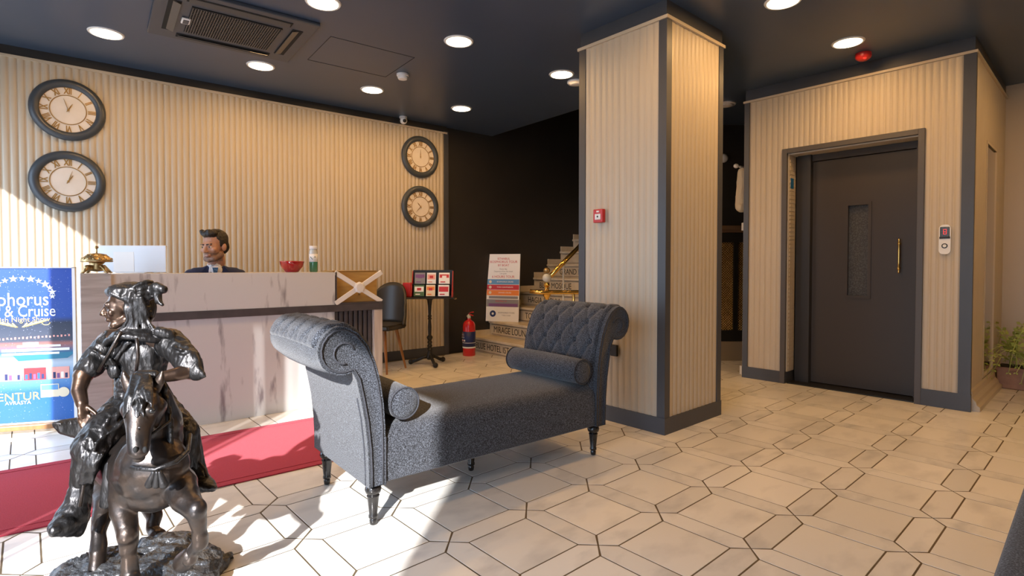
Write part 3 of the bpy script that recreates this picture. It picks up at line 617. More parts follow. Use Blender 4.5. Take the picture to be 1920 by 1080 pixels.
for k in range(8):
    x = XB+.006+k*.0425; bm = NB(); bx(bm, x, x+.030, .035, .06, 0, .766, .005); obj('slat', bm, M['band'], dk)
# open ochre box with a white cross at the desk's right end
bm = NB(); bx(bm, XB+.02, DL-.005, .10, .115, .83, 1.105); obj('box_back', bm, M['ochre'], dk)
bm = NB(); bx(bm, XB+.004, XB+.016, .0, .34, .825, 1.095); obj('box_side', bm, M['band'], dk)
bm = NB(); bx(bm, XB+.016, DL-.005, .10, .34, 1.094, 1.106); obj('box_lid', bm, M['ochre'], dk)
bm = NB(); bx(bm, XB+.02, DL-.005, .0, .34, .826, .838); obj('box_floor', bm, M['band'], dk)
cx, cz = (XB+DL)/2, .964; aa = atan2(.262, DL-XB)
for s in (1, -1):
    bm = NB(); box(bm, (cx, .008 - .004*s, cz), (.49, .016, .040), ry=-s*aa, bev=.003); obj('cross_bar', bm, M['white_paint'], dk)
bm = NB(); lathe(bm, [(0, -.022), (.035, -.020), (.048, -.012), (.048, .01)], 8, (cx, 0, cz), 'y'); obj('cross_boss', bm, M['white_paint'], dk)
bm = NB(); ell(bm, (cx+.04, .095, .905), (.008, .008, .008)); obj('knob', bm, M['old_brass'], dk, smooth=True)
def dl(x, y, z): return D0 + W*x - N*y + Vector((0, 0, z))
# red bowl, bottle, screen, brass bell on the desk
bw = empty('glass_bowl', dl(1.19, .13, 1.0965), 0, 'shallow red glass bowl on the reception counter', 'bowl')
bm = NB(); lathe(bm, [(.0, 0), (.048, 0), (.055, .006), (.085, .045), (.094, .085), (.090, .085), (.080, .047), (.05, .012), (0, .010)], 28, cap=False); obj('bowl_body', bm, M['red_glass'], bw, smooth=True, autos=60)
bm = NB(); lathe(bm, [(.094, .082), (.096, .086), (.093, .090), (.090, .086)], 28, cap=False); obj('rim', bm, M['red_glass'], bw, smooth=True)
bm = NB()
for k in range(9): a = k*2.4; ell(bm, (.045*cos(a)*(k/9+.3), .045*sin(a)*(k/9+.3), .035+.004*(k % 3)), (.018, .018, .013), seg=8)
o = obj('sweets', bm, P_PINK, bw, smooth=True); o['kind'] = 'stuff'
bt = empty('sanitizer_bottle', dl(1.36, .12, 1.0965), 0, 'clear bottle with a white cap and green liquid on the counter', 'bottle')
bm = NB(); lathe(bm, [(.028, 0), (.033, .006), (.033, .08), (.032, .085)], 20); obj('green_liquid', bm, M['green_glass'], bt, smooth=True, autos=50)
bm = NB(); lathe(bm, [(.0325, .085), (.033, .09), (.033, .165), (.028, .18), (.026, .192)], 20); obj('bottle_body', bm, M['clear'], bt, smooth=True, autos=50)
bm = NB(); lathe(bm, [(.0336, .085), (.0336, .150)], 20); lw = obj('paper_label', bm, P_WHITE, bt, smooth=True)
bm = NB(); box(bm, (-.004, -.034, .115), (.004, .003, .030), ry=R(-40)); box(bm, (.022, -.027, .125), (.008, .003, .008)); obj('label_mark', bm, P_GREEN, bt)
bm = NB(); lathe(bm, [(.031, .19), (.032, .194), (.032, .212), (.029, .216)], 20); obj('cap', bm, M['white_plastic'], bt, smooth=True, autos=40)
scn = empty('white_screen', dl(.06, .30, 1.0955), R(2), 'wide blank white screen standing on the counter behind the rider', 'screen')
scn.location = dl(.135, .24, 1.0965)
bm = NB(); bx(bm, -.235, .235, -.008, .010, .006, .195, .004); obj('panel', bm, M['bluewhite'], scn)
bm = NB(); bx(bm, -.125, .015, -.0095, -.007, .010, .150, .0005); obj('pale_patch', bm, M['white_paint'], scn)  # slightly paler rectangle on the screen, left of centre
bm = NB(); bx(bm, -.10, .10, -.03, .04, 0, .007, .002); obj('foot', bm, M['white_plastic'], scn)
bl = empty('desk_bell', dl(-.070, .04, 1.0990), R(-40), 'ornate aged-brass turtle-like desk bell on the left desk end', 'bell')
bm = NB(); lathe(bm, [(.075, .066), (.078, .07), (.072, .085), (.055, .103), (.03, .115), (.0, .119)], 28); lathe(bm, [(.0, .064), (.076, .066)], 28); obj('dome', bm, M['old_brass'], bl, smooth=True, autos=60)
bm = NB()
for k in range(16): a = 2*pi*k/16; ell(bm, (.066*cos(a), .066*sin(a), .083), (.012, .012, .009), seg=8)
for k in range(8): a = 2*pi*k/8; ell(bm, (.04*cos(a), .04*sin(a), .105), (.012, .012, .008), seg=8)
obj('relief', bm, M['old_brass'], bl, smooth=True)
bm = NB(); lathe(bm, [(.0, .010), (.03, .014), (.038, .03), (.028, .05), (.04, .066)], 20); obj('body', bm, M['old_brass'], bl, smooth=True)
for k in range(4):
    a = R(25+90*k + (10 if k % 2 else -10)); d = Vector((cos(a), sin(a), 0)); bm = NB()
    tube(bm, [d*.02+Vector((0, 0, .035)), d*.05+Vector((0, 0, .040)), d*.075+Vector((0, 0, .022)), d*.095+Vector((0, 0, .006))], [.012, .011, .009, .007], 10); ell(bm, d*.097+Vector((0, 0, .0055)), (.014, .010, .005), seg=8)
    obj('leg', bm, M['old_brass'], bl, smooth=True)
bm = NB(); a = R(-60); cap(bm, (.03*cos(a), .03*sin(a), .03), (.06*cos(a), .06*sin(a), .032), .014, .018); obj('head', bm, M['old_brass'], bl, smooth=True)
bm = NB(); lathe(bm, [(.004, .118), (.0035, .145), (.0, .146)], 10); ell(bm, (0, 0, .152), (.010, .010, .009), seg=12); obj('striker', bm, M['old_brass'], bl, smooth=True)
bl.scale = (1.12, 1.12, 1.12)
# ------------------------------------------------------------------ receptionist
MB = at(404, 498, 4.55); MB.z = 0
man = empty('person', MB, R(28), 'person in a navy suit, white shirt and blue tie seated behind the desk, looking left', 'person')
stl = empty('desk_stool', (MB.x, MB.y, 0), R(28), 'round black stool under the person behind the desk', 'stool')
bm = NB(); lathe(bm, [(.0, .57), (.18, .575), (.19, .60), (.17, .618), (0, .62)], 20); obj('seat', bm, M['leather'], stl, smooth=True, autos=50)
bm = NB(); lathe(bm, [(.0, 0), (.20, 0), (.19, .02), (.03, .04), (.025, .57)], 20); obj('base', bm, M['black_metal'], stl, smooth=True, autos=40)
V = Vector
# body faces local -y; shoulders 0.46 wide
bm = NB()
ell(bm, (0, 0, .70), (.165, .125, .11)); cap(bm, (0, 0, .74), (0, -.005, .98), .135, .16, flat=.72, fax=(0, 1, 0)); cap(bm, (-.135, 0, 1.065), (.135, 0, 1.065), .072, .072)
cap(bm, (-.05, 0, 1.09), (.05, 0, 1.09), .065, .065); ell(bm, (0, .02, 1.03), (.17, .10, .12))
for s in (-1, 1):
    cap(bm, (s*.175, 0, 1.06), (s*.225, -.03, .82), .062, .050); cap(bm, (s*.225, -.03, .82), (s*.15, -.26, .80), .048, .036)
    cap(bm, (s*.08, -.02, .69), (s*.12, -.42, .69), .088, .068); cap(bm, (s*.12, -.42, .69), (s*.12, -.40, .12), .066, .046)
body = organic('suit', bm, M['navy'], man, voxel=.010, smooth=4, fold=((14, 14, 10), .0016))
bm = NB(); cap(bm, (0, .01, 1.06), (-.008, -.012, 1.23), .058, .052); cap(bm, (0, -.02, 1.02), (0, -.02, 1.05), .05, .05)
for s in (-1, 1):
    ell(bm, (s*.14, -.30, .80), (.030, .045, .016))
nk = organic('neck', bm, M['skin'], man, voxel=.008)
for s in (-1, 1):
    bm = NB(); bs = V((s*.14, -.33, .80)); d = V((-s*.12, -1, 0)).normalized(); sd_ = V((1, -s*.12, 0)).normalized()
    cap(bm, bs+V((0, .05, 0)), bs, .028, .036, flat=.45, fax=(0, 0, 1))
    for k, L in enumerate((.060, .070, .066, .052)):
        a = bs + sd_*((k-1.5)*.018) + d*.025; b = a + d*L*.55 + V((0, 0, .004)); c = b + d*L*.5 + V((0, 0, -.014)); cap(bm, a, b, .0088, .0084); cap(bm, b, c, .0084, .007)
    a = bs - sd_*(s*.024); b = a - sd_*(s*.028)+d*.026; cap(bm, a, b, .011, .009); cap(bm, b, b+d*.026, .009, .008)
    organic('hand', bm, M['skin'], man, voxel=.0045, smooth=1)
# shirt, collar, tie, lapels
bm = NB(); pts = [(-.055, 1.165), (.055, 1.165), (.05, 1.08), (.0, .86), (-.05, 1.08)]
cap(bm, (0, -.048, .95), (0, -.032, 1.10), .065, .062, flat=.9); organic('shirt_front', bm, M['shirt'], man, voxel=.008)
bm = NB(); R0 = .066
for s in (-1, 1):
    vs = [(s*.002, -.080, 1.118), (s*.050, -.078, 1.088), (s*.066, -.03, 1.135), (s*.060, .02, 1.168), (s*.056, -.02, 1.175), (s*.030, -.062, 1.158)]
    f = [bm.verts.new(v) for v in vs]; bm.faces.new(f)
cap(bm, (0, .005, 1.13), (0, .003, 1.16), .063, .061)
obj('collar', bm, M['shirt'], man, smooth=False)
bm = NB(); vs = [(-.022, -.093, 1.135), (.022, -.093, 1.135), (.014, -.112, 1.092), (-.014, -.112, 1.092)]
prism(bm, [(-.022, 1.135), (.022, 1.135), (.014, 1.095), (-.014, 1.095)], .018, 'y', -.104); prism(bm, [(-.014, 1.095), (.014, 1.095), (.034, .90), (0, .86), (-.034, .90)], .010, 'y', -.128); obj('tie', bm, M['tie'], man)
for s in (-1, 1):
    bm = NB(); prism(bm, [(s*.062, 1.15), (s*.105, 1.09), (s*.10, 1.06), (s*.115, 1.05), (s*.02, .84), (s*.012, .86)], .012, 'y', -.128); o = obj('lapel', bm, M['navy'], man)
# head: local frame faces -y, origin at skull centre
hd = bpy.data.objects.new('head', None); bpy.data.objects.remove(hd)
HR = Matrix.Translation((-.008, -.030, 1.306)) @ Euler((R(4), R(-2), R(-38))).to_matrix().to_4x4() @ Matrix.Scale(1.09, 4)
def head_shape(bm):
    ell(bm, (0, .018, .035), (.074, .094, .090)); ell(bm, (0, -.035, -.01), (.062, .055, .080)); cap(bm, (-.030, -.052, -.088), (.030, -.052, -.088), .024, .024)
    ell(bm, (0, -.068, -.100), (.020, .016, .016)); cap(bm, (-.050, .0, -.062), (-.024, -.055, -.092), .024, .02); cap(bm, (.050, .0, -.062), (.024, -.055, -.092), .024, .02)
    cap(bm, (-.030, -.080, .018), (.030, -.080, .018), .012, .012)                                   # brow
    cap(bm, (0, -.086, .008), (0, -.106, -.032), .009, .012); ell(bm, (-.012, -.096, -.036), (.009, .010, .008)); ell(bm, (.012, -.096, -.036), (.009, .010, .008))
    ell(bm, (-.044, -.062, -.022), (.020, .018, .018)); ell(bm, (.044, -.062, -.022), (.020, .018, .018))
    ell(bm, (0, -.082, -.062), (.026, .012, .014))
    for s in (-1, 1): ell(bm, (s*.077, .012, -.008), (.010, .020, .032), rot=(R(-12), 0, s*R(-14)))
    cap(bm, (0, .02, -.06), (0, .028, -.12), .052, .05)
bm = NB(); head_shape(bm)
bmesh.ops.transform(bm, matrix=HR, verts=bm.verts)
HRi = HR.inverted()
def pface(c):
    q = HRi @ c
    if q.z < -.045 and q.z > -.112 and q.y < .02 and not (abs(q.x) < .024 and -.072 < q.z < -.053): return 1
    if abs(q.x) < .026 and -.053 < q.z < -.045 and q.y < -.06: return 1
    return 0
head = organic('head', bm, M['skin'], man, voxel=.0042, smooth=4, mats=[M['skin'], M['stubble']], paint=pface)
def hpart(name, build, m, **k):
    bm = NB(); build(bm); bmesh.ops.transform(bm, matrix=HR, verts=bm.verts); return obj(name, bm, m, head, smooth=True, **k)
for s in (-1, 1):
    hpart('eye', lambda b: ell(b, (s*.029, -.0745, .000), (.0125, .010, .0068)), M['eye']); hpart('iris', lambda b: ell(b, (s*.029-.003, -.083, .0), (.0055, .003, .0062)), M['iris'])
    hpart('eyebrow', lambda b: cap(b, (s*.014, -.093, .019), (s*.046, -.080, .022), .0050, .0035), M['hair'])
hpart('upper_lip', lambda b: cap(b, (-.016, -.089, -.060), (.016, -.089, -.060), .0036, .0036), M['lips']); hpart('lower_lip', lambda b: cap(b, (-.012, -.089, -.067), (.012, -.089, -.067), .0042, .0042), M['lips'])
bm = NB()
ell(bm, (0, .030, .060), (.080, .092, .076)); ell(bm, (0, -.035, .098), (.060, .052, .030)); ell(bm, (-.01, -.042, .100), (.040, .026, .022)); ell(bm, (.03, -.040, .102), (.035, .030, .022))
ell(bm, (0, .085, .0), (.060, .040, .060))
for s in (-1, 1): ell(bm, (s*.068, .030, .035), (.014, .045, .045)); ell(bm, (s*.064, -.002, .030), (.012, .018, .035))
for k in range(14): a = k*.9; ell(bm, (0+.040*sin(a*1.7), -.018+.045*cos(a), .112+.008*sin(a*3)), (.018, .022, .014))
bmesh.ops.transform(bm, matrix=HR, verts=bm.verts)
organic('hair', bm, M['hair'], head, voxel=.006, smooth=1, fold=((60, 60, 60), .0022))
# ------------------------------------------------------------------ tour poster on an easel, left
PR = Vector((-3.05, 3.80, 0)); PDIR = R(17.5); PWD, PH = .643, 1.075
po = empty('cruise_poster', PR - Vector((cos(PDIR), sin(PDIR), 0))*PWD/2 + V((0, 0, 0)), PDIR, 'tall blue night-cruise poster in a white frame on a wooden easel', 'poster')
pm = bpy.data.materials.new('poster_print'); pm.use_nodes = True; nt = pm.node_tree; b = nt.nodes['Principled BSDF']; b.inputs['Roughness'].default_value = .35
tc = nd(nt, 'ShaderNodeTexCoord'); sx = nd(nt, 'ShaderNodeSeparateXYZ'); nt.links.new(tc.outputs['Object'], sx.inputs[0])
cr = nd(nt, 'ShaderNodeValToRGB'); mrn = nd(nt, 'ShaderNodeMapRange'); mrn.inputs['From Min'].default_value = .05; mrn.inputs['From Max'].default_value = 1.12
nt.links.new(sx.outputs['Z'], mrn.inputs['Value']); nt.links.new(mrn.outputs[0], cr.inputs[0])
els = cr.color_ramp.elements; els[0].position = 0; els[0].color = (.012, .10, .36, 1); els[1].position = 1; els[1].color = (.012, .06, .36, 1)
for p_, c_ in ((.22, (.015, .11, .38, 1)), (.30, (.12, .28, .50, 1)), (.40, (.42, .50, .58, 1)), (.47, (.03, .12, .24, 1)), (.525, (.32, .12, .10, 1)), (.545, (.05, .06, .09, 1)), (.66, (.02, .03, .06, 1)), (.70, (.012, .06, .30, 1))):
    e_ = els.new(p_); e_.color = c_
no = nd(nt, 'ShaderNodeTexNoise'); no.inputs['Scale'].default_value = 120; no.inputs['Detail'].default_value = 2; nt.links.new(tc.outputs['Object'], no.inputs['Vector'])
m2 = nd(nt, 'ShaderNodeMapRange'); m2.inputs['From Min'].default_value = .68; m2.inputs['From Max'].default_value = .78; nt.links.new(no.outputs['Fac'], m2.inputs['Value'])
mx = nd(nt, 'ShaderNodeMix', data_type='RGBA'); nt.links.new(m2.outputs[0], mx.inputs[0]); nt.links.new(cr.outputs[0], mx.inputs[6]); mx.inputs[7].default_value = (.5, .55, .75, 1)
nt.links.new(mx.outputs[2], b.inputs['Base Color'])
Z0 = .065
bm = NB(); bx(bm, -PWD/2+.012, PWD/2-.016, -.002, .006, Z0+.012, Z0+PH-.006); pb = obj('print', bm, pm, po)
bm = NB(); bx(bm, -PWD/2, -PWD/2+.014, -.010, .014, Z0, Z0+PH); bx(bm, PWD/2-.018, PWD/2, -.010, .014, Z0, Z0+PH); bx(bm, -PWD/2, PWD/2, -.010, .014, Z0+PH-.007, Z0+PH); bx(bm, -PWD/2, PWD/2, -.006, .014, Z0, Z0+.010); obj('frame', bm, M['white_paint'], po)
bm = NB(); bx(bm, -PWD/2-.02, PWD/2-.05, -.045, .03, Z0-.035, Z0-.003, .003); obj('easel_ledge', bm, M['oak'], po)
for x, y2 in ((-.22, -.02), (.22, -.02), (0, .35)):
    bm = NB(); tube(bm, [(x*.9, .03, Z0+.9), (x, y2+.03 if y2 > 0 else .03, 0)], .013, 8); obj('easel_leg', bm, M['oak'], po)
sc_ = PWD/218
def pp(px, py): return ((px-30)*sc_, -.0035, Z0+PH-(py-505)*(PH/293))
text_on('lettering', 'Bosphorus', .128, P_WHITE, pb, pp(12, 566), xs=.80); text_on('lettering', 'Dinner & Cruise', .112, P_WHITE, pb, pp(8, 588), xs=.72); text_on('lettering', 'Turkish Night Show', .046, P_GOLD, pb, pp(25, 603))
text_on('lettering', 'DENTUR', .075, P_YEL, pb, pp(16, 747), xs=1.0); text_on('lettering', 'AVRASYA', .034, P_WHITE, pb, pp(24, 758))
bm = NB()
for s in (-1, 1):
    for k in range(5):
        a = pp(30+s*(4+k*9), 616-k*1.5); tube(bm, [pp(30+s*3, 617), pp(30+s*(8+k*8), 616-k*2), pp(30+s*(14+k*9.5), 609-k*1.0), pp(30+s*(17+k*10), 613-k*2)], [.003, .008, .006, .002], 6)
    tube(bm, [pp(30+s*(50+8*cos(t)), 609+5*sin(t)) for t in [x*.6 for x in range(9)]], .0045, 6)
bmesh.ops.scale(bm, vec=(1, .3, 1), verts=bm.verts); obj('gold_ornament', bm, P_GOLD, pb, smooth=True)
for k in range(13):
    a = R(-8+16*k); x, y, z = pp(34+60*cos(a), 556-30*sin(a)); bm = NB()
    pts = []
    for q in range(10): r_ = (.020 if q % 2 == 0 else .008)*(1+.3*(k % 2)); t_ = pi/2+q*pi/5; pts.append((x+r_*cos(t_), z+r_*sin(t_)))
    prism(bm, pts, .0015, 'y', -.0036); obj('star', bm, P_WHITE, pb)
bm = NB()
for px, py, w_, h_ in ((60, 660, 130, 5), (50, 667, 110, 4), (66, 653, 84, 4), (50, 648, 30, 5)):
    x, y, z = pp(px, py); bx(bm, x-w_*sc_/2, x+w_*sc_/2, -.004, -.001, z-h_*.0018, z+h_*.0018)
obj('white_ship', bm, P_WHITE, pb)
bm = NB(); x, y, z = pp(70, 674); prism(bm, [(x-.16, z+.018), (x+.20, z+.030), (x+.15, z-.012), (x-.13, z-.022)], .002, 'y', -.0038); obj('ship_hull', bm, P_TEAL, pb)
bm = NB()
for k in range(26): x, y, z = pp(-60+k*7.4, 640-(k*.22)); bx(bm, x-.006, x+.004, -.004, -.001, z-.004-.002*(k % 3), z+.005+.003*(k % 2))
obj('city_lights', bm, P_PINK, pb)
for k, (px, m1, m2) in enumerate(((-40, P_PINK, P_RED), (11, P_PINK, P_WHITE), (57, P_RED, P_BLUE), (103, P_PINK, P_WHITE))):
    x, y, z = pp(px, 705); bm = NB(); bx(bm, x-.062, x+.062, -.004, -.001, z-.042, z+.042); ph = obj('photo_inset', bm, m1, pb)
    for q in range(5): 
        bm = NB(); bx(bm, x-.055+q*.023, x-.040+q*.023, -.0048, -.003, z-.036, z-.002+.008*(q % 2)); obj('guest', bm, (m2, P_NAVY, P_PURPLE)[q % 3], ph)
x, y, z = pp(86, 738); bm = NB(); bx(bm, x-.055, x+.05, -.004, -.001, z-.045, z+.045); obj('route_map', bm, P_CREAM, pb); bm = NB(); bx(bm, x-.05, x+.045, -.0048, -.003, z+.005, z+.04); obj('map_sea', bm, P_LBLUE, pb)
x, y, z = pp(112, 742); bm = NB(); lathe(bm, [(0, -.006), (.034, -.0055), (.034, -.001)], 18, (x, 0, z), 'y'); obj('round_seal', bm, P_CREAM, pb)
# ------------------------------------------------------------------ clocks
ROM = ['XII', 'I', 'II', 'III', 'IV', 'V', 'VI', 'VII', 'VIII', 'IX', 'X', 'XI']
def make_clock(loc, label, hh, mm, group):
    t = empty('wall_clock', loc, WA, label, 'clock', group)
    bm = NB(); lathe(bm, [(.188, -.02), (.196, -.034), (.225, -.042), (.250, -.030), (.258, -.010), (.256, 0), (.19, 0), (.188, -.02)], 56, ax='y', cap=False); obj('frame', bm, M['clock_frame'], t, smooth=True, autos=60)
    bm = NB(); lathe(bm, [(0, -.014), (.192, -.014), (.192, -.006)], 56, ax='y'); di = obj('dial', bm, M['dial'], t)
    bm = NB()
    tube(bm, [(.122*cos(a), -.017, .122*sin(a)) for a in [2*pi*k/48 for k in range(48)]], .0035, 6, True); tube(bm, [(.189*cos(a), -.017, .189*sin(a)) for a in [2*pi*k/48 for k in range(48)]], .0025, 6, True); obj('gold_ring', bm, M['gold_paint'], t, smooth=True)
    for k in range(12):
        a = pi/2 - k*pi/6; me = text_mesh(ROM[k], .070, ext=.0015, xs=.62, bold=.0022)
        o = link('numeral', me, M['gold_paint'], t); o.location = (.156*cos(a), -.0165, .156*sin(a)); o.rotation_euler = (Matrix.Rotation(pi/2, 3, 'X') @ Matrix.Rotation(a-pi/2, 3, 'Z')).to_euler()
        tube_bm = None
    for nm, L, w, ang in (('hour_hand', .062, .0045, (hh+mm/60)*30), ('minute_hand', .095, .003, mm*6)):
        a = pi/2-R(ang); bm = NB(); tube(bm, [(-.02*cos(a), -.020, -.02*sin(a)), (L*.5*cos(a), -.020, L*.5*sin(a)), (L*cos(a), -.020, L*sin(a))], [w*.6, w, w*.3], 6); obj(nm, bm, M['gold_paint'], t)
    bm = NB(); ell(bm, (0, -.02, 0), (.008, .005, .008), seg=10); obj('hub', bm, M['gold_paint'], t, smooth=True)
GC = 'round wall clocks with gold roman numerals'
def wp(px, py, off=.018):
    # point of the clock wall seen at that pixel
    r = at(px, py, 1.0) - V((0, 0, CAMH)); k = (F0-V((0, 0, 0))).dot(N)/(r.x*N.x+r.y*N.y); return V((0, 0, CAMH))+r*k + N*off
make_clock(wp(128, 208), 'round dark-framed clock, upper of the left pair on the fluted wall', 12, 57, GC)
make_clock(wp(128, 341), 'round dark-framed clock, lower of the left pair on the fluted wall', 1, 3, GC)
make_clock(wp(786, 295), 'round dark-framed clock, upper of the right pair near the black wall', 12, 0, GC)
make_clock(wp(786, 388), 'round dark-framed clock, lower of the right pair near the black wall', 10, 37, GC)
# ------------------------------------------------------------------ ceiling fittings
def make_lamp():
    t = empty('ceiling_light', (0, 0, CEIL), 0, '', 'light', 'round recessed warm ceiling lights')
    bm = NB(); lathe(bm, [(.098, -.001), (.098, -.008), (.112, -.009), (.118, -.001)], 32, cap=False); obj('frame', bm, M['white_plastic'], t, smooth=True, autos=40)
    bm = NB(); lathe(bm, [(0, -.0095), (.098, -.0095)], 32); obj('diffuser', bm, M['lamp'], t)
    return t
lamps = [((-3.108, 4.207), 'warm round ceiling light above the left pair of clocks'), ((-2.236, 4.884), 'warm round ceiling light just beyond the air conditioner'), ((-1.414, 5.545), 'warm round ceiling light beyond the air conditioner, left of the white smoke detector'),
         ((-.573, 6.198), 'warm round ceiling light nearest the stairwell opening'), ((-1.276, 3.718), 'warm round ceiling light at the top frame edge right of the air conditioner'), ((-.423, 4.355), 'warm round ceiling light in the middle of the ceiling between lobby and stairs'),
         ((.461, 5.10), 'warm round ceiling light just left of the pillar top'), ((2.677, 4.376), 'warm round ceiling light before the lift, beside the red sounder'), ((1.824, 3.703), 'warm round ceiling light right of the pillar, cut by the top frame edge'),
         ((.97, 3.04), 'warm round ceiling light above and ahead of the viewer, outside the frame'), ((-2.13, 3.06), 'warm round ceiling light near the shop front, outside the frame'), ((3.53, 5.05-1.9), 'warm round ceiling light over the right side, outside the frame'),
         ((2.6, 1.9), 'warm round ceiling light over the dark bench, outside the frame'), ((4.6, 3.9), 'warm round ceiling light over the plant corner, outside the frame')]
L0 = make_lamp(); ld = bpy.data.lights.new('lamp_light', 'AREA'); ld.shape = 'DISK'; ld.size = .19; ld.energy = LAMP_W; ld.color = LAMP_COL
for i, ((x, y), lab) in enumerate(lamps):
    o = L0 if i == 0 else dup(L0, (x, y, CEIL), 0, lab)
    o.location = (x, y, CEIL); o['label'] = lab
    lo = bpy.data.objects.new('lamp_light', ld); C.objects.link(lo); lo.location = (0, 0, -.016); lo.parent = o
# air conditioner cassette
acr = empty('air_conditioner', (-2.075, 4.085, CEIL), R(37), 'dark grey square ceiling air-conditioning cassette with a mesh grille', 'air conditioner')
hx_, hy_ = .505, .445
bm = NB(); bx(bm, -hx_, hx_, -hy_, hy_, -.028, -.001, .006); obj('panel', bm, M['ac'], acr)
bm = NB(); bx(bm, -.29, .29, -.245, .245, -.033, -.027); gr = obj('grille', bm, M['void'], acr)
bm = NB()
for k in range(36): x = -.285+k*.0163; bx(bm, x, x+.0045, -.24, .24, -.039, -.033)
for k in range(18): y = -.24+k*.0275; bx(bm, -.288, .288, y, y+.003, -.037, -.034)
o = obj('grille_bars', bm, M['ac_vane'], gr); o['kind'] = 'stuff'
for (x, y, w_, h_, v) in ((0, -.345, .66, .075, 0), (0, .345, .66, .075, 0), (-.39, 0, .075, .56, 1), (.39, 0, .075, .56, 1)):
    bm = NB(); bx(bm, x-w_/2, x+w_/2, y-h_/2, y+h_/2, -.031, -.027); sl_ = obj('air_slot', bm, M['void'], acr)
    bm = NB(); q = .30
    if v: box(bm, (x+(.012 if x < 0 else -.012), y, -.036), (w_*.62, h_*.94, .004), ry=(q if x < 0 else -q))
    else: box(bm, (x, y, -.036), (w_*.96, h_*.55, .004), rx=-q if y < 0 else q)
    obj('vane', bm, M['ac_vane'], sl_)
bm = NB(); sx0, sy0 = -.30, .0+.02
bx(bm, sx0-.028, sx0+.028, sy0-.05, sy0+.05, -.043, -.030, .006); rc = obj('receiver', bm, M['white_plastic'], acr)
bm = NB(); bx(bm, sx0-.018, sx0+.018, sy0-.035, sy0+.035, -.046, -.042, .002); obj('receiver_window', bm, M['ac'], rc)
# access hatch seam in the ceiling
ht = NB(); hxx = .36
for (a, b_, c_, d_) in ((-hxx, hxx, -.30, -.297), (-hxx, hxx, .297, .30), (-hxx, -hxx+.003, -.30, .30), (hxx-.003, hxx, -.30, .30)): bx(ht, a, b_, c_, d_, -.002, -.0002)
ho = obj('ceiling_hatch', ht, M['void']); ho.location = (-1.30, 4.72, CEIL); ho.rotation_euler = (0, 0, R(37)); tag(ho, 'faint square access hatch seam in the dark ceiling right of the air conditioner', 'hatch')
# smoke detector, camera, sounder, unlit discs
sm_ = empty('smoke_detector', (-1.017, 5.10, CEIL), 0, 'small white smoke detector on the dark ceiling', 'detector')
bm = NB(); lathe(bm, [(.055, -.001), (.055, -.018), (.050, -.022)], 24); obj('base', bm, M['white_plastic'], sm_, smooth=True, autos=40)
bm = NB(); lathe(bm, [(.046, -.022), (.048, -.03), (.040, -.048), (0, -.055)], 24); obj('sensor_head', bm, M['white_plastic'], sm_, smooth=True, autos=50)
cm = empty('dome_camera', (-1.30, 6.54, CEIL-.0), R(-60), 'small white security camera on the ceiling edge above the clock wall', 'camera')
bm = NB(); lathe(bm, [(.045, -.001), (.045, -.02), (.02, -.03)], 20); obj('mount', bm, M['white_plastic'], cm, smooth=True, autos=40)
bm = NB(); ell(bm, (.015, 0, -.052), (.046, .042, .042), seg=16); obj('housing', bm, M['white_plastic'], cm, smooth=True)
bm = NB(); ell(bm, (.045, 0, -.060), (.024, .024, .022), seg=14); obj('lens', bm, M['ink'], cm, smooth=True)
bm = NB(); cap(bm, (-.02, 0, -.045), (-.075, 0, -.050), .012, .010); obj('cable_gland', bm, M['white_plastic'], cm, smooth=True)
rs_ = empty('alarm_sounder', (2.948, 4.605, CEIL), 0, 'red ceiling alarm sounder beside the warm lamp before the lift', 'alarm')
bm = NB(); lathe(bm, [(.058, -.001), (.060, -.03), (.052, -.045), (.03, -.060), (0, -.064)], 24); obj('dome', bm, M['red_plastic'], rs_, smooth=True, autos=50)
bm = NB(); ell(bm, (-.01, -.035, -.050), (.016, .012, .012)); obj('signal_lens', bm, M['red_led'], rs_, smooth=True)
for (x, y), r_, lab in (((2.354, 6.016), .10, 'unlit flat white disc lamp on the ceiling left of the lift'), ((.619, 5.306), .085, 'unlit white disc fitting on the ceiling half hidden by the pillar')):
    t = empty('disc_fitting', (x, y, CEIL), 0, lab, 'ceiling fitting')
    bm = NB(); lathe(bm, [(r_, -.001), (r_, -.012), (r_*.9, -.022)], 28); obj('base', bm, M['white_plastic'], t, smooth=True, autos=40)
    bm = NB(); lathe(bm, [(r_*.86, -.022), (r_*.5, -.032), (0, -.036)], 28); obj('cover', bm, M['white_plastic'], t, smooth=True)
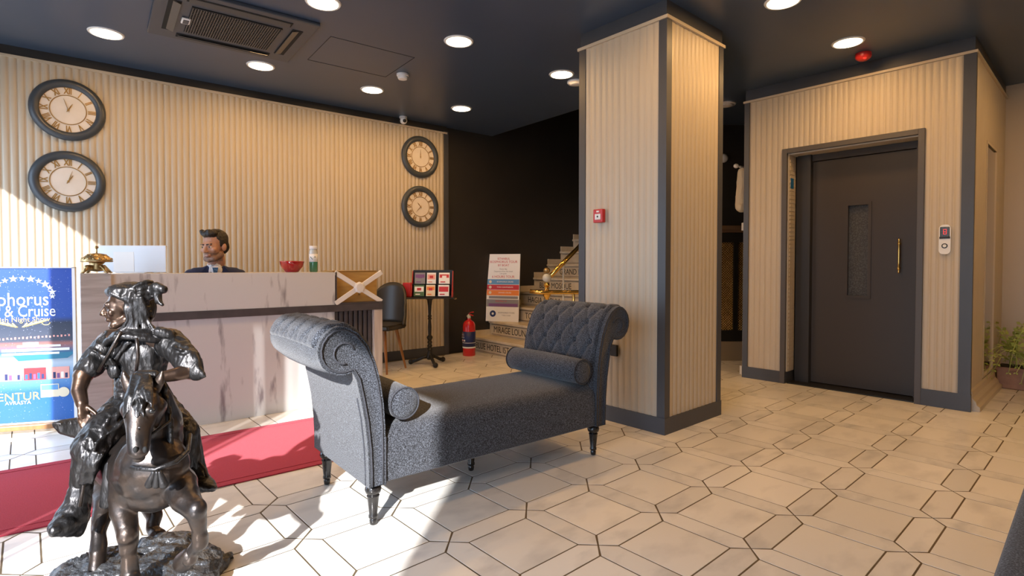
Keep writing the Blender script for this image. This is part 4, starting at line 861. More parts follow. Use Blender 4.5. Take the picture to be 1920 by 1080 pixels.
# ------------------------------------------------------------------ gap between pillar and lift
ga = empty('mesh_cabinet', (2.72, 6.55, 0), R(0), 'black cabinet with brass mesh doors and a brown wooden ledge between pillar and lift', 'cabinet')
bm = NB(); bx(bm, -.5, .45, .0, .30, .0, .235); obj('plinth', bm, M['plinth'], ga)
bm = NB(); bx(bm, -.5, .45, .03, .30, .235, 1.545); obj('carcass', bm, M['void'], ga)
bm = NB(); bx(bm, -.52, .47, -.02, .30, 1.545, 1.63, .004); obj('ledge', bm, M['wood_ledge'], ga)
for x0, x1 in ((-.46, -.055), (.0, .40)):
    bm = NB(); bx(bm, x0-.03, x0, -.005, .03, .24, 1.54); bx(bm, x1, x1+.03, -.005, .03, .24, 1.54); bx(bm, x0, x1, -.005, .03, 1.43, 1.54); bx(bm, x0, x1, -.005, .03, .24, .37); dr = obj('mesh_door', bm, M['black_metal'], ga)
    bm = NB(); st_ = .030; z0, z1 = .37, 1.43; w_ = x1-x0
    k = -int(w_/st_)
    def seg2(xa, za, xb, zb):
        tube(bm, [(xa, .012, za), (xb, .012, zb)], .0035, 4)
    n = int((z1-z0+w_)/st_)
    for q in range(n):
        c0 = z0-w_+q*st_        # line z = c0 + (x-x0)
        xa = max(x0, x0+(z0-c0)); xb = min(x1, x0+(z1-c0))
        if xb > xa+.004: seg2(xa, c0+xa-x0, xb, c0+xb-x0); seg2(x0+x1-xa, c0+xa-x0, x0+x1-xb, c0+xb-x0)
    o = obj('brass_mesh', bm, M['old_brass'], dr); o['kind'] = 'stuff'
bm = NB(); cap(bm, (2.418, 5.80, 2.20), (2.50, 5.86, 2.20), .012, .012); ell(bm, (2.375, 5.79, 2.205), (.028, .02, .024)); hk = obj('coat_hook', bm, M['white_plastic'], smooth=True); tag(hk, 'white rounded hook on the hidden side of the lift enclosure', 'hook')
bm = NB(); cap(bm, (2.44, 5.80, 1.78), (2.45, 5.80, 2.14), .065, .055, flat=.6, fax=(.6, .8, 0)); cap(bm, (2.44, 5.80, 1.77), (2.48, 5.82, 1.77), .055, .05)
ct = organic('coat', bm, M['coat'], None, voxel=.010, smooth=2, fold=((24, 24, 6), .003)); tag(ct, 'cream coat hanging beside the lift enclosure', 'coat')
bm = NB(); bx(bm, 2.437, 2.452, 5.72, 5.74, .06, 1.55); bx(bm, 2.425, 2.465, 5.70, 5.76, 1.52, 1.60); bx(bm, 2.42, 2.47, 5.70, 5.76, 0, .09); vp = obj('white_pipe', bm, M['white_plastic']); tag(vp, 'thin white vertical pipe cover along the lift enclosure edge', 'pipe')
bm = NB(); lathe(bm, [(.055, 0), (.055, -.02), (.035, -.04), (0, -.045)], 20, ax='y'); wa_ = obj('wall_sounder', bm, M['white_plastic'], smooth=True, autos=50)
q_ = at(1356, 297, 6.9); wa_.location = q_; tag(wa_, 'small white round fitting high on the black back wall', 'detector')
structure(room_box('wall_back', 6.9, 8.9, 3.6, 3.72, 0, CEIL, M['black_wall']))
bm = NB(); bx(bm, 2.0, 3.9, 6.93, 7.05, 0, CEIL-.001); bw_ = structure(obj('wall_inner', bm, M['black_wall']))
# ------------------------------------------------------------------ carpet
bm = NB(); cw = .50; c0 = V((-2.165, 2.275, 0)); cdir = R(38.4)
NXC = 60
for i in range(NXC): pass
L_ = 2.75; z_ = .007
bx(bm, -1.04, L_-1.35+.35, 0, 1.0, .0006, z_, .002); cpt = obj('red_carpet_runner', bm, M['carpet']); cpt.location = c0; cpt.rotation_euler = (0, 0, cdir)
tag(cpt, 'long red carpet runner on the tiles between desk and sofa', 'carpet')
bm = NB(); bx(bm, -1.04, L_-1.0, .055, .066, z_-.0005, z_+.0022); obj('edge_stitch', bm, M['carpet'], cpt)
bm = NB(); bx(bm, -1.04, L_-1.0, .934, .945, z_-.0005, z_+.0022); obj('edge_stitch', bm, M['carpet'], cpt)
# ------------------------------------------------------------------ chaise longue
SO = V((-.6235, 2.329, 0)); SD = R(38.7); SLN, SDP, SZB, SZT = 1.512, .66, .19, .435
ux = V((cos(SD), sin(SD), 0)); uy = V((-sin(SD), cos(SD), 0))
sofa = empty('chaise_longue', SO, SD, 'charcoal tweed double-ended chaise longue with tufted scroll arms and turned black legs', 'sofa')
def sloc(x, y, z=0): return SO+ux*x+uy*y+V((0, 0, z))
# seat body with a softly crowned top
bm = NB(); NX, NY = 36, 16; x0, x1 = .055, SLN-.055
def sec(y):  # rounded section: returns z of the top at depth y
    e = min(y, SDP-y); r = .075
    return SZT - (r - sqrt(max(0, r*r-(r-e)**2)) if e < r else 0)*1.0
top = []
ys = [0, .006, .02, .04, .065] + [.065+(SDP-.13)*k/8 for k in range(1, 8)] + [SDP-.065, SDP-.04, SDP-.02, SDP-.006, SDP]
for i in range(NX+1):
    x = x0+(x1-x0)*i/NX; f = i/NX; row = []
    for y in ys:
        z = sec(y) + .018*sin(pi*y/SDP)*1.0; bul = -.010*sin(pi*f)
        row.append(bm.verts.new((x, y, z)))
    b0 = bm.verts.new((x, -.004, .30)); b1 = bm.verts.new((x, 0.0, SZB+.008)); b2 = bm.verts.new((x, .012, SZB))
    c0_ = bm.verts.new((x, SDP+.004, .30)); c1_ = bm.verts.new((x, SDP, SZB+.008)); c2_ = bm.verts.new((x, SDP-.012, SZB))
    top.append([b2, b1, b0]+row+[c0_, c1_, c2_])
for i in range(NX):
    A, B = top[i], top[i+1]
    for k in range(len(A)): bm.faces.new((A[k], A[(k+1) % len(A)], B[(k+1) % len(A)], B[k]))
bm.faces.new(top[0]); bm.faces.new(top[-1][::-1])
obj('seat', bm, M['fabric'], sofa, smooth=True, autos=40)
# arm profile (x,z), x grows towards the seat; mirrored for the other end
inner = [(.078, SZB), (.078, .33), (.077, .45), (.070, .55), (.055, .65), (.032, .735), (-.002, .812), (-.045, .866), (-.090, .893)]
cxs, czs, rs0 = -.112, .797, .104
scr = [(cxs+rs0*cos(R(a)), czs+rs0*sin(R(a))) for a in (98, 115, 135, 155, 175, 195, 215, 235, 255, 275, 293)]
outer = [(-.052, .665), (-.034, .58), (-.016, .48), (-.004, .36), (0, .26), (0, SZB)]
prof = inner+scr+outer
def arm(mir):
    sg = (lambda x: SLN-x) if mir else (lambda x: x)
    # body of the arm, lofted in depth with rounded cheeks
    bm = NB(); rings = []; n = len(prof); cxm, czm = .0, .55
    for y, ins in ((-.008, .012), (-.014, .006), (-.014, 0), (.02, 0), (.045, -.004), (.16, -.010), (.33, -.012), (.50, -.010), (SDP-.045, -.004), (SDP-.02, 0), (SDP+.014, 0), (SDP+.014, .006), (SDP+.008, .012)):
        ring = []
        for k, (x, z) in enumerate(prof):
            a = Vector(prof[k-1]) if k else Vector(prof[0]); b_ = Vector(prof[(k+1) % n]) if k < n-1 else Vector(prof[-1])
            t = (b_-a).normalized(); nr = Vector((-t.y, t.x))      # towards the solid side
            isc = len(inner) <= k < len(inner)+len(scr)
            q = ins if ins > 0 else (ins if isc else 0)
            p = Vector((x, z)) + nr*q
            ring.append(bm.verts.new((sg(p.x), y, p.y)))
        rings.append(ring)
    for i in range(len(rings)-1):
        for k in range(n): bm.faces.new((rings[i][k], rings[i][(k+1) % n], rings[i+1][(k+1) % n], rings[i+1][k]))
    bm.faces.new(rings[0]); bm.faces.new(rings[-1])
    ar = obj('arm', bm, M['fabric'], sofa, smooth=True, autos=50)
    # piping along the front and back cheeks and round the scroll
    for y in (-.016, SDP+.016):
        bm = NB(); ins_ = []
        for k in range(1, n-1):
            a = Vector(prof[k-1]); b_ = Vector(prof[k+1]); t = (b_-a).normalized(); p = Vector(prof[k])+Vector((-t.y, t.x))*.014; ins_.append((sg(p.x), y, p.y))
        tube(bm, [(sg(.064), y, SZB+.004)]+ins_+[(sg(.014), y, SZB+.004)], .0042, 6)
        tube(bm, [(sg(cxs+.044*cos(R(a))+.006), y, czs-.012+.044*sin(R(a))) for a in range(20, 300, 20)], .004, 6)
        obj('piping', bm, M['fabric_seam'], ar, smooth=True)
    bm = NB(); tube(bm, [(sg(.079), -.012, z) for z in (SZB+.004, .30, .40)], .0035, 6); tube(bm, [(sg(.0), .02, SZB+.004), (sg(-.001), .02, .26), (sg(-.006), .02, .36), (sg(-.018), .02, .48), (sg(-.036), .02, .58)], .0035, 6); obj('seam', bm, M['fabric_seam'], ar, smooth=True)
    # tufted face: path up the inner side and over the scroll
    path = [Vector(p) for p in [(.078, .40), (.078, .45), (.071, .55), (.056, .65), (.033, .735), (-.001, .813), (-.045, .867), (-.092, .895)]+scr[1:5]]
    cum = [0]
    for a, b_ in zip(path, path[1:]): cum.append(cum[-1]+(b_-a).length)
    def pth(s):
        s = max(0, min(cum[-1], s))
        for i in range(len(cum)-1):
            if s <= cum[i+1]+1e-9:
                f = (s-cum[i])/(cum[i+1]-cum[i]); p = path[i].lerp(path[i+1], f)
                t = (path[min(i+2, len(path)-1)]-path[max(i-1, 0)]).normalized(); return p, Vector((t.y, -t.x))
    bm = NB(); NU, NV = 84, 84; L = cum[-1]; dy, dv = (SDP-.05)/4.5, .118; v0 = .055
    G = []
    for i in range(NU+1):
        y = .014+(SDP-.028)*i/NU; col = []
        for j in range(NV+1):
            s = L*j/NV; p, nr = pth(s)
            U = (y-SDP/2)/dy; Vv = (s-v0)/dv; a = (U+Vv/1.0)/1.0; b_ = (U-Vv)/1.0
            a = U/1.0+Vv*.5; b_ = U/1.0-Vv*.5
            sa_, sb_ = abs(sin(pi*a)), abs(sin(pi*b_))
            puff = (min(1, sa_*1.5)*min(1, sb_*1.5))**.5
            near = min(1.0, sqrt(sa_*sa_+sb_*sb_)/.42)
            act = min(1, s/.05)*min(1, (L-s)/.05)*min(1, (y-.014)/.05)*min(1, (SDP-.014-y)/.05)
            h = .003+.015*(1-act*(1-puff)*.85)*1.0 - .024*act*(1-near)
            edge = min(1, min(y-.014, SDP-.014-y)/.012, s/.01+.0, (L-s)/.012); h = h*max(0, edge)**.5
            q = p+nr*h; col.append(bm.verts.new((sg(q.x), y, q.y)))
        G.append(col)
    for i in range(NU):
        for j in range(NV): bm.faces.new((G[i][j], G[i+1][j], G[i+1][j+1], G[i][j+1]))
    tf = obj('tufting', bm, M['fabric'], ar, smooth=True)
    for r in range(0, 5):
        s = v0+dv*r
        if s > L-.03: continue
        offs = [-1.5, -.5, .5, 1.5] if r % 2 else [-2, -1, 0, 1, 2]
        offs = [o_+0 for o_ in ([-2, -1, 0, 1, 2] if r % 2 == 0 else [-1.5, -.5, .5, 1.5])]
        p, nr = pth(s)
        for k in offs:
            y = SDP/2+k*dy
            if y < .04 or y > SDP-.04: continue
            q = p+nr*.001; bm = NB(); ell(bm, (sg(q.x), y, q.y), (.009, .011, .011), seg=8); obj('button', bm, M['fabric_seam'], tf, smooth=True)
    return ar
arm(False); arm(True)
leg_prof = [(.009, 0), (.014, .004), (.016, .022), (.013, .030), (.019, .034), (.019, .044), (.0165, .050), (.024, .125), (.026, .132), (.020, .138), (.030, .146), (.034, .160), (.030, .176), (.024, .182), (.030, .1895)]
bm = NB(); lathe(bm, [(r*1.08, h) for r, h in leg_prof], 20)
l0 = obj('leg', bm, M['black_gloss'], sofa, smooth=True, autos=60); l0.location = (.045, .045, 0)
for x, y in ((.045, SDP-.045), (SLN-.045, .045), (SLN-.045, SDP-.045), (.745, .30)):
    l = l0.copy(); C.objects.link(l); l.parent = sofa; l.location = (x, y, 0)
def bolster(x, label):
    t = empty('bolster_cushion', sloc(x, SDP/2, SZT+.091), SD, label, 'cushion', 'tweed bolster cushions on the chaise')
    h = SDP/2-.012; r = .075
    bm = NB(); lathe(bm, [(0, -h-.010), (.045, -h-.007), (r-.008, -h+.002), (r-.002, -h+.012), (r+.002, -h*.5), (r+.003, 0), (r+.002, h*.5), (r-.002, h-.012), (r-.008, h-.002), (.045, h+.007), (0, h+.010)], 32, ax='y'); obj('cushion_body', bm, M['fabric'], t, smooth=True)
    for s in (-1, 1):
        bm = NB(); tube(bm, [((r-.004)*cos(a), s*(h-.001), (r-.004)*sin(a)) for a in [2*pi*k/28 for k in range(28)]], .0042, 6, True); obj('piping', bm, M['fabric_seam'], t, smooth=True)
bolster(.186, 'grey tweed bolster cushion at the sunlit left arm of the chaise'); bolster(SLN-.172, 'dark tweed bolster cushion at the right arm of the chaise')
# ------------------------------------------------------------------ second bench, lower right
bo = V((1.107, 1.241, 0)); ba = R(42.8); bn = empty('upholstered_bench', bo, ba, 'dark charcoal fabric bench cut off at the lower right corner', 'bench')
bm = NB(); bx(bm, -.42, 1.15, -.62, 0, .18, .44); bmesh.ops.bevel(bm, geom=list(bm.edges), offset=.035, segments=4, affect='EDGES', profile=.6); obj('seat', bm, M['fabric'], bn, smooth=True, autos=60)
for x in (-.36, 1.09):
    for y in (-.56, -.06):
        bm = NB(); lathe(bm, [(r, h) for r, h in leg_prof], 16); o = obj('leg', bm, M['black_gloss'], bn, smooth=True); o.location = (x, y, 0)
bm = NB(); tube(bm, [(-.40, -.006, .412), (1.13, -.006, .412)], .004, 6); obj('piping', bm, M['fabric_seam'], bn)
# ------------------------------------------------------------------ plant at the right edge
pl = empty('plant_trough', (4.74, 5.06, 0), EA, 'green trailing fern in a terracotta trough at the right edge', 'plant')
bm = NB(); bx(bm, -.15, .55, -.10, .14, .0, .20, .01); bx(bm, -.16, .56, -.11, .15, .17, .20, .004); obj('trough', bm, M['terracotta'], pl)
bm = NB(); bx(bm, -.14, .54, -.09, .13, .19, .205); obj('soil', bm, M['soil'], pl)
rnd = random.Random(3)
for k in range(38):
    bs = V((rnd.uniform(-.12, .5), rnd.uniform(-.07, .1), .20)); a = rnd.uniform(0, 2*pi); L = rnd.uniform(.18, .42); up = rnd.uniform(.10, .42)
    d = V((cos(a)-.25, sin(a)-.35, 0)); bm = NB(); pts = []
    for q in range(8):
        f = q/7; pts.append(bs+d*L*f+V((0, 0, max(up*4*f*(1-f*.85)-(f**2)*rnd.uniform(.1, .22), .03-bs.z if 0 else -.17))))
    tube(bm, pts, [.0025]*8, 4)
    for q in range(1, 8):
        p = pts[q]; t = (pts[q]-pts[q-1]).normalized(); sd2 = t.cross(V((0, 0, 1))).normalized()
        for s in (-1, 1):
            w_ = .046*(1-q/11); tip = p+sd2*s*w_*1.3+t*w_*.9; m1 = p+sd2*s*w_*.6+t*w_*.9+V((0, 0, .003)); m2 = p+sd2*s*w_*.9+V((0, 0, .002))
            f_ = [bm.verts.new(v) for v in (p, m2, tip, m1)]; bm.faces.new(f_)
    obj('frond', bm, M['leaf'], pl)
# ------------------------------------------------------------------ bronze horse and rider
st0 = V((-1.36, 1.95, 0))
sta = empty('bronze_statue', st0, 0, 'dark bronze statue of a turbaned rider on a horse, on a rocky base', 'statue')
def A_(px, py, Y): return at(px, py, Y) - st0
def ap(l): return [A_(*p) for p in l]
# rocky base
bm = NB()
for (x, y, z, rx, ry, rz) in ((0, 0, .03, .26, .23, .055), (-.10, -.03, .055, .17, .16, .045), (.12, .0, .05, .17, .16, .05), (.03, .12, .055, .15, .10, .045), (.20, -.08, .03, .12, .12, .04), (-.18, .02, .02, .11, .12, .035), (0, -.14, .03, .22, .14, .045)):
    ell(bm, (x+.0, y, z), (rx, ry, rz), seg=16)
bx(bm, -.24, .27, -.22, .17, 0, .02)
base = organic('rocky_base', bm, M['rock'], sta, voxel=.009, smooth=1, fold=((17, 17, 20), .010))
# horse: trunk, neck, head and four legs in one surface
bm = NB()
chain(bm, ap([(196, 842, 2.22), (232, 855, 2.05), (272, 870, 1.88), (286, 880, 1.80)]), [.098, .112, .118, .108])
ell(bm, A_(286, 872, 1.775), (.114, .085, .110)); ell(bm, A_(288, 915, 1.80), (.100, .080, .075)); ell(bm, A_(250, 915, 1.79), (.062, .060, .072)); ell(bm, A_(326, 906, 1.80), (.062, .060, .068))
ell(bm, A_(190, 850, 2.24), (.095, .10, .095))
chain(bm, ap([(292, 850, 1.83), (300, 800, 1.81), (292, 756, 1.78), (278, 730, 1.75)]), [.098, .078, .058, .038], flat=.8, fax=(1, 0, 0))
# head pointing down towards the viewer
chain(bm, ap([(268, 734, 1.725), (266, 764, 1.685), (262, 800, 1.655), (262, 838, 1.63)]), [.038, .050, .036, .031])
cap(bm, A_(286, 765, 1.715), A_(280, 800, 1.70), .040, .028); cap(bm, A_(250, 765, 1.715), A_(252, 800, 1.70), .036, .026)
ell(bm, A_(262, 845, 1.622), (.030, .026, .024)); ell(bm, A_(262, 858, 1.638), (.020, .020, .014))
cap(bm, A_(248, 768, 1.66), A_(280, 768, 1.66), .018, .018)
for px, s in ((234, -1), (301, 1)):
    cap(bm, A_(px-s*10, 728, 1.735), A_(px-s*1, 712, 1.735), .020, .015, flat=.6, fax=(0, 1, 0)); cap(bm, A_(px-s*1, 712, 1.735), A_(px+s*3, 697, 1.735), .015, .006, flat=.6, fax=(0, 1, 0))
# near front leg (viewer left), planted
chain(bm, ap([(240, 905, 1.80), (232, 955, 1.775), (240, 1003, 1.755), (241, 1040, 1.76), (243, 1078, 1.765), (246, 1096, 1.745)]), [.060, .040, .031, .022, .027, .030])
ell(bm, A_(239, 1002, 1.745), (.030, .030, .032))
# raised front leg (viewer right)
chain(bm, ap([(332, 905, 1.80), (348, 936, 1.74), (367, 956, 1.70)]), [.060, .042, .033]); ell(bm, A_(369, 955, 1.695), (.032, .031, .035))
chain(bm, ap([(369, 958, 1.70), (374, 994, 1.715), (376, 1018, 1.725), (362, 1034, 1.745), (355, 1046, 1.745)]), [.030, .021, .024, .021, .026])
# hind legs
chain(bm, ap([(182, 868, 2.20), (196, 912, 2.10), (197, 944, 2.02), (186, 1000, 1.94), (184, 1040, 1.90), (180, 1072, 1.885)]), [.080, .056, .038, .024, .026, .030])
chain(bm, ap([(232, 880, 2.22), (272, 930, 2.26), (290, 968, 2.20), (286, 992, 2.17), (296, 1006, 2.15)]), [.070, .045, .030, .022, .030])
horse = organic('horse', bm, M['bronze'], sta, voxel=.0055, smooth=5, fold=((9, 9, 9), .0025))
def spart(nm, build, m, par=horse, **k):
    bm = NB(); build(bm); return organic(nm, bm, m, par, **k)
def hooves(b):
    for p, q in (((246, 1092, 1.745), (247, 1108, 1.735)), ((354, 1044, 1.745), (346, 1056, 1.76)), ((180, 1074, 1.88), (178, 1090, 1.87)), ((297, 1005, 2.15), (301, 1016, 2.145))): cap(b, A_(*p), A_(*q), .027, .034)
for p, q in (((246, 1094, 1.745), (247, 1110, 1.735)), ((356, 1040, 1.745), (345, 1054, 1.77)), ((180, 1076, 1.88), (178, 1092, 1.87)), ((296, 1004, 2.15), (301, 1016, 2.145))):
    bm = NB(); P0, P1 = A_(*p), A_(*q); cap(bm, P0, P1, .026, .033); obj('hoof', bm, M['bronze'], horse, smooth=True)
for px in (243, 285):
    bm = NB(); ell(bm, A_(px, 770, 1.655 if px > 262 else 1.66), (.010, .010, .009), seg=12); obj('eye', bm, M['black_gloss'], horse, smooth=True)
for px in (254, 272):
    bm = NB(); ell(bm, A_(px, 843, 1.598), (.007, .006, .010), seg=10); obj('nostril', bm, M['void'], horse, smooth=True)
def mane(b):
    rr = random.Random(5)
    for k in range(17):
        x = 246+rr.random()*34; x2 = x+rr.uniform(-20, 6); y2 = rr.uniform(752, 790)
        chain(b, ap([(x+2, 704+rr.random()*8, 1.715), ((x+x2)/2+rr.uniform(-4, 4), (712+y2)/2, 1.655), (x2+2, y2, 1.632)]), [.0085, .0095, .0035], seg=6)
    for k in range(30):
        y = 706+k*4.6; x = 300+min(14, k*.9)+rr.uniform(-2, 2)
        chain(b, ap([(x-8, y, 1.80), (x+6, y+14, 1.765), (x+rr.uniform(0, 9), y+34, 1.765)]), [.010, .009, .003], seg=6)
    cap(b, A_(262, 704, 1.74), A_(288, 704, 1.75), .018, .018)
spart('mane', mane, M['bronze_cloth'], voxel=.0042, smooth=1)
def tail(b):
    rr = random.Random(8)
    for k in range(13):
        o_ = rr.uniform(-9, 9)
        chain(b, ap([(184, 806+o_*.5, 2.28), (150, 802+o_, 2.26), (118, 800+o_*.6, 2.22), (100+rr.uniform(-4, 14), 796+o_*.35, 2.20)]), [.028, .028, .020, .004], seg=7)
    for k in range(6):
        o_ = rr.uniform(-6, 6); chain(b, ap([(160+o_, 812, 2.27), (148+o_, 835, 2.26), (146+o_, 858, 2.25)]), [.018, .015, .008], seg=7)
spart('tail', tail, M['bronze_cloth'], voxel=.005, smooth=1)
def bust(b):   # breast strap and tassels
    pts = ap([(206, 846, 1.86), (222, 868, 1.755), (255, 878, 1.682), (292, 880, 1.668), (330, 866, 1.70), (352, 846, 1.78), (356, 815, 1.86)])
    tube(b, pts, .0075, 8)
    for x, y in ((288, 886), (300, 886), (294, 886)): cap(b, A_(x, y, 1.655), A_(x-8+(x-288)*1.3, y+22, 1.665), .006, .013)
    tube(b, ap([(246, 800, 1.665), (262, 803, 1.625), (280, 800, 1.665)]), .005, 6); tube(b, ap([(243, 752, 1.70), (262, 745, 1.64), (288, 750, 1.69)]), .005, 6)
    tube(b, ap([(288, 752, 1.70), (288, 800, 1.69), (276, 820, 1.66)]), .005, 6); tube(b, ap([(284, 815, 1.66), (318, 790, 1.74), (322, 740, 1.83), (302, 706, 1.88)]), .005, 6)
bm = NB(); bust(bm); obj('bridle_and_strap', bm, M['bronze_cloth'], horse, smooth=True)
def saddle(b):
    chain(b, ap([(214, 800, 2.10), (262, 800, 2.02), (318, 806, 1.98)]), [.060, .075, .055])
    for k in range(7): x = 190+k*5; chain(b, ap([(218+k*2.5, 822, 1.93), (208+k*2.5, 872, 1.80), (194+k*3.2, 948-(k % 2)*10, 1.80)]), [.016, .018, .010], seg=8)
    for k in range(5): chain(b, ap([(330+k*4, 790, 1.98), (338+k*6, 850, 1.97), (344+k*5, 885, 1.96)]), [.020, .018, .008], seg=8)
spart('saddle_cloth', saddle, M['bronze_cloth'], voxel=.006, smooth=2, fold=((26, 26, 10), .004))
# rider's body in one surface: head, neck, torso, arms, hands, legs
TY = 2.02
bm = NB()
chain(bm, ap([(262, 778, TY), (264, 725, TY), (266, 668, TY), (264, 636, TY)]), [.078, .070, .086, .066], flat=.72, fax=(0, 1, 0))
cap(bm, A_(210, 640, TY), A_(318, 638, TY), .046, .046)
cap(bm, A_(260, 628, TY), A_(252, 604, TY-.01), .032, .032)
hc = A_(243, 572, TY-.02)
hb = NB(); head_shape(hb); bmesh.ops.transform(hb, matrix=Matrix.Translation(hc+V((-.006, -.008, -.004))) @ Euler((R(2), R(4), R(-58))).to_matrix().to_4x4() @ Matrix.Scale(.70, 4), verts=hb.verts); hm = bpy.data.meshes.new('tmp'); hb.to_mesh(hm); hb.free(); bm.from_mesh(hm); bpy.data.meshes.remove(hm)
# arm, viewer left: elbow out, hand resting near the thigh
chain(bm, ap([(205, 642, TY), (178, 672, 1.97), (156, 704, 1.93)]), [.044, .037, .032]); chain(bm, ap([(156, 704, 1.93), (148, 732, 1.90), (154, 757, 1.875)]), [.030, .024, .019])
# arm, viewer right: forearm across to the reins
chain(bm, ap([(322, 642, TY), (346, 668, 1.98), (358, 694, 1.94)]), [.044, .038, .034]); chain(bm, ap([(358, 694, 1.94), (330, 702, 1.90), (300, 708, 1.87)]), [.030, .024, .019])
# hands
def hand(b, w, d, side, n, L=.072):
    """w wrist, d pointing direction, side across the palm, n out of the palm"""
    d = V(d).normalized(); side = (V(side)-d*V(side).dot(d)).normalized(); n = V(n).normalized()
    cap(b, w, w+d*.030, .017, .020, flat=.6, fax=n)
    for k, l_ in enumerate((.88, 1.0, .94, .76)):
        a = w+d*.040+side*((k-1.5)*.0115); m_ = a+d*L*.36*l_+n*.004; e_ = m_+d*L*.30*l_+n*.014; e2 = e_+d*L*.16*l_+n*.016
        cap(b, a, m_, .0066, .0060, seg=8); cap(b, m_, e_, .0060, .0054, seg=8); cap(b, e_, e2, .0054, .0045, seg=8)
    a = w+d*.012-side*.017; m_ = a+d*.022-side*.014+n*.008; cap(b, a, m_, .0080, .0070, seg=8); cap(b, m_, m_+d*.022-side*.002+n*.006, .0070, .0055, seg=8)
hand(bm, A_(155, 760, 1.872), V((.22, -.10, -1)), V((-1, -.2, -.2)), V((.7, -.3, 0)), L=.078)
hand(bm, A_(298, 708, 1.868), V((-1, -.4, -.1)), V((0, -.2, 1)), V((0, .6, -.8)), L=.06)
rider = organic('rider', bm, M['bronze_warm'], sta, voxel=.0038, smooth=2)
# headscarf
def ring(b, c, ra, rb, tx, ty, r_, wob=0, ph=0):
    c = V(c); tube(b, [c+V((ra*cos(t), rb*sin(t), tx*cos(t)+ty*sin(t)+wob*sin(3*t+ph))) for t in [2*pi*k/28 for k in range(28)]], r_, 8, True)
def scarf(b):
    ell(b, hc+V((.004, .006, .046)), (.066, .064, .040)); ell(b, hc+V((-.012, -.010, .050)), (.060, .056, .030)); ell(b, hc+V((.034, .022, -.010)), (.042, .050, .070))
    for k in range(4): ring(b, hc+V((.020, .006, .034+k*.009)), .062-.004*k, .060-.004*k, -.006+.010*k, .004, .0080, .003, k)
    for k in range(5): tube(b, [hc+V((-.062+.006*k, -.026-.006*k, .050-.001*k)), hc+V((-.018+.007*k, -.064+.003*k, .046-.005*k)), hc+V((.034+.006*k, -.052+.006*k, .016-.008*k)), hc+V((.078-.002*k, -.014+.008*k, .030-.020*k))], [.0065, .008, .008, .006], 8)
    for k in range(7):
        x = .026+.009*k; tube(b, [hc+V((x-.008, -.044, .034)), hc+V((x-.004, -.052+.004*k, -.010)), hc+V((x+.005*sin(k*2), -.048+.005*k, -.050)), hc+V((x-.022+.008*k, -.052+.004*k, -.088-.008*(k % 2)))], [.0065, .0075, .007, .005], 8)
    chain(b, [hc+V((.078, .004, .048)), hc+V((.102, -.004, .066)), hc+V((.124, -.004, .058))], [.016, .019, .017]); chain(b, [hc+V((.10, 0, .052)), hc+V((.112, -.008, .016)), hc+V((.128, -.012, .002))], [.017, .012, .006])
    for k in range(6): ring(b, A_(256+k*.8, 622+k*4.2, 2.005), .052+.010*k, .045+.008*k, .008, -.010-.004*k, .0115, .006, k*1.3)
    cap(b, A_(258, 606, 2.01), A_(260, 640, 2.01), .044, .070, flat=.75, fax=(0, 1, 0))
    chain(b, ap([(300, 622, 1.97), (318, 628, 1.98), (330, 640, 1.99)]), [.020, .018, .010])
spart('headscarf', scarf, M['bronze_cloth'], rider, voxel=.0036, smooth=1, fold=((40, 40, 14), .0014))
bm = NB(); ell(bm, hc+V((-.006, -.008, -.004))+Euler((0, 0, R(-58))).to_matrix()@V((.020, -.053, .0)), (.007, .006, .005), seg=10); obj('eye', bm, M['black_gloss'], rider, smooth=True)
# jacket with open vest and wide sleeves
def jacket(b):
    chain(b, ap([(266, 716, TY), (266, 668, TY), (262, 642, TY)]), [.074, .094, .078], flat=.76, fax=(0, 1, 0))
    chain(b, ap([(212, 642, TY), (184, 668, 1.975), (170, 688, 1.95)]), [.050, .044, .042]); chain(b, ap([(318, 642, TY), (342, 664, 1.985), (356, 686, 1.95)]), [.052, .046, .042])
    chain(b, ap([(352, 676, 1.95), (368, 698, 1.93), (385, 706, 1.92)]), [.046, .030, .006], flat=.7, fax=(0, 1, 0)); cap(b, A_(172, 686, 1.945), A_(158, 692, 1.94), .042, .030)
    for k in range(5): tube(b, ap([(236+k*3, 640, 1.945), (222-k*1, 665, 1.945), (205-k*3+8, 692, 1.955)]), [.006, .008, .006], 6)
    for k in range(3): tube(b, ap([(176+k*8, 655+k*6, 1.94), (192+k*8, 668+k*3, 1.925), (200+k*8, 684, 1.935)]), .006, 6)
    for k in range(3): tube(b, ap([(322, 650+k*12, 1.955), (340, 656+k*12, 1.925), (362, 660+k*12, 1.955)]), .006, 6)
spart('jacket', jacket, M['bronze_cloth'], rider, voxel=.0042, smooth=1, fold=((30, 30, 10), .0028))
bm = NB(); tube(bm, ap([(227, 622, 1.905), (206, 660, 1.915), (184, 697, 1.925)]), .0055, 8); tube(bm, ap([(256, 634, 1.895), (259, 668, 1.900), (255, 700, 1.915)]), .0055, 8); obj('jacket_edge', bm, M['bronze'], rider, smooth=True)
def sash(b):
    for k in range(5): tube(b, [A_(262, 708+k*9, TY)+V((.074*cos(t), .055*sin(t), 0)) for t in [x*2*pi/20 for x in range(20)]], .011, 8, True)
    cap(b, A_(262, 705, TY), A_(262, 752, TY), .062, .066, flat=.75, fax=(0, 1, 0)); cap(b, A_(205, 676, 1.95), A_(212, 702, 1.955), .010, .014); cap(b, A_(213, 676, 1.95), A_(219, 700, 1.955), .008, .012)
spart('sash', sash, M['bronze_cloth'], rider, voxel=.005, smooth=1, fold=((40, 40, 40), .003))
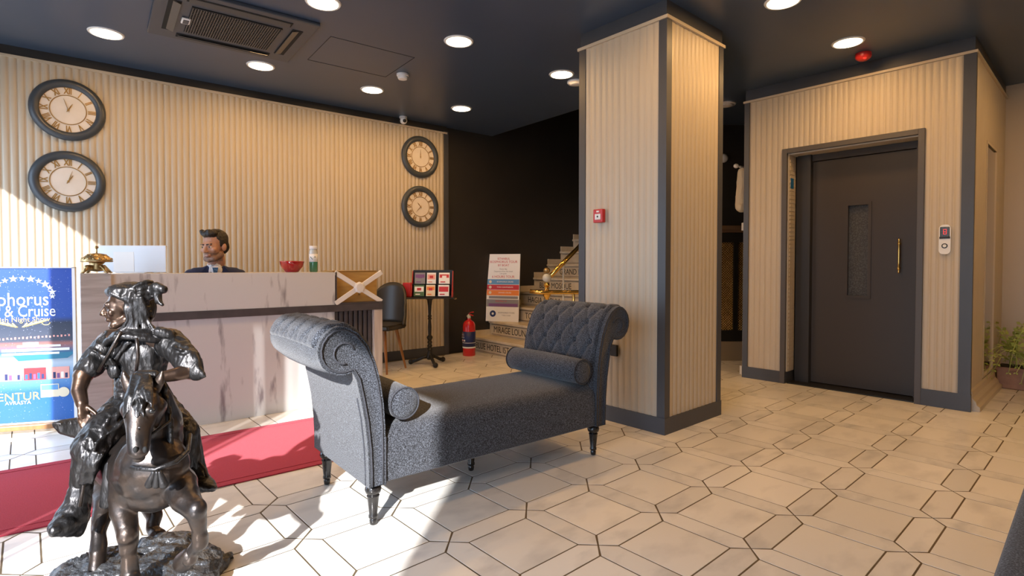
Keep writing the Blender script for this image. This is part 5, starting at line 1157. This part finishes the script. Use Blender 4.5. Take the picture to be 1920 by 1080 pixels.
# baggy trousers and boots
def trousers(b):
    chain(b, ap([(244, 770, 2.02), (205, 800, 1.90), (172, 838, 1.82)]), [.080, .066, .056]); chain(b, ap([(172, 838, 1.82), (160, 880, 1.82), (150, 918, 1.82)]), [.054, .040, .028])
    chain(b, ap([(292, 770, 2.03), (322, 792, 1.98), (346, 812, 1.95)]), [.076, .060, .048]); chain(b, ap([(346, 812, 1.95), (358, 846, 1.96), (370, 880, 1.97)]), [.046, .036, .026])
    ell(b, A_(265, 770, 2.04), (.105, .08, .06))
    for k in range(9): tube(b, ap([(238-k*7, 764+k*7, 1.93-k*.012), (222-k*7, 778+k*7, 1.875-k*.01), (200-k*6, 788+k*9, 1.84-k*.01)]), [.005, .009, .005], 6)
    for k in range(8): tube(b, ap([(250-k*3, 766+k*9, 1.925-k*.008), (222-k*4, 800+k*5, 1.855-k*.006), (178-k*1, 832+k*5, 1.765+k*.002)]), [.004, .007, .004], 6)
    for k in range(5): tube(b, ap([(156+k*9, 842+k*2, 1.77), (160+k*5, 870, 1.765), (150+k*5, 908, 1.785)]), [.005, .008, .005], 6)
spart('trousers', trousers, M['bronze_cloth'], rider, voxel=.0042, smooth=1, fold=((26, 26, 9), .0034))
for pts, rs in (([(150, 915, 1.815), (140, 948, 1.80), (134, 972, 1.79)], [.030, .030, .026]), ([(370, 878, 1.965), (378, 900, 1.955)], [.028, .026])):
    pass
def boot_l(b):
    chain(b, ap([(152, 912, 1.82), (146, 942, 1.81), (136, 968, 1.79)]), [.034, .038, .050]); chain(b, ap([(134, 976, 1.80), (118, 986, 1.74), (103, 994, 1.70)]), [.050, .040, .018], flat=.8, fax=(0, 0, 1))
    cap(b, A_(148, 1001, 1.80), A_(98, 1001, 1.70), .010, .009); cap(b, A_(150, 998, 1.80), A_(152, 975, 1.80), .012, .022)
def boot_r(b):
    chain(b, ap([(369, 876, 1.97), (376, 898, 1.96)]), [.029, .028]); chain(b, ap([(374, 902, 1.96), (386, 910, 1.91), (398, 914, 1.87)]), [.038, .032, .016], flat=.65, fax=(0, 0, 1)); cap(b, A_(374, 918, 1.96), A_(400, 918, 1.87), .010, .007)
spart('boot', boot_l, M['bronze_cloth'], rider, voxel=.005, smooth=2, fold=((30, 30, 30), .002)); spart('boot', boot_r, M['bronze_cloth'], rider, voxel=.005, smooth=2, fold=((30, 30, 30), .002))
bm = NB(); tube(bm, ap([(196, 850, 1.84), (158, 900, 1.79), (150, 950, 1.77)]), .005, 6); obj('stirrup_strap', bm, M['bronze'], horse, smooth=True)
bm = NB(); tube(bm, ap([(350, 840, 1.95), (384, 880, 1.95), (396, 918, 1.93)]), .005, 6); obj('stirrup_strap', bm, M['bronze'], horse, smooth=True)
# large moulded things: check label on everything
for o in bpy.data.objects:
    if o.type == 'LIGHT': o.name = o.name
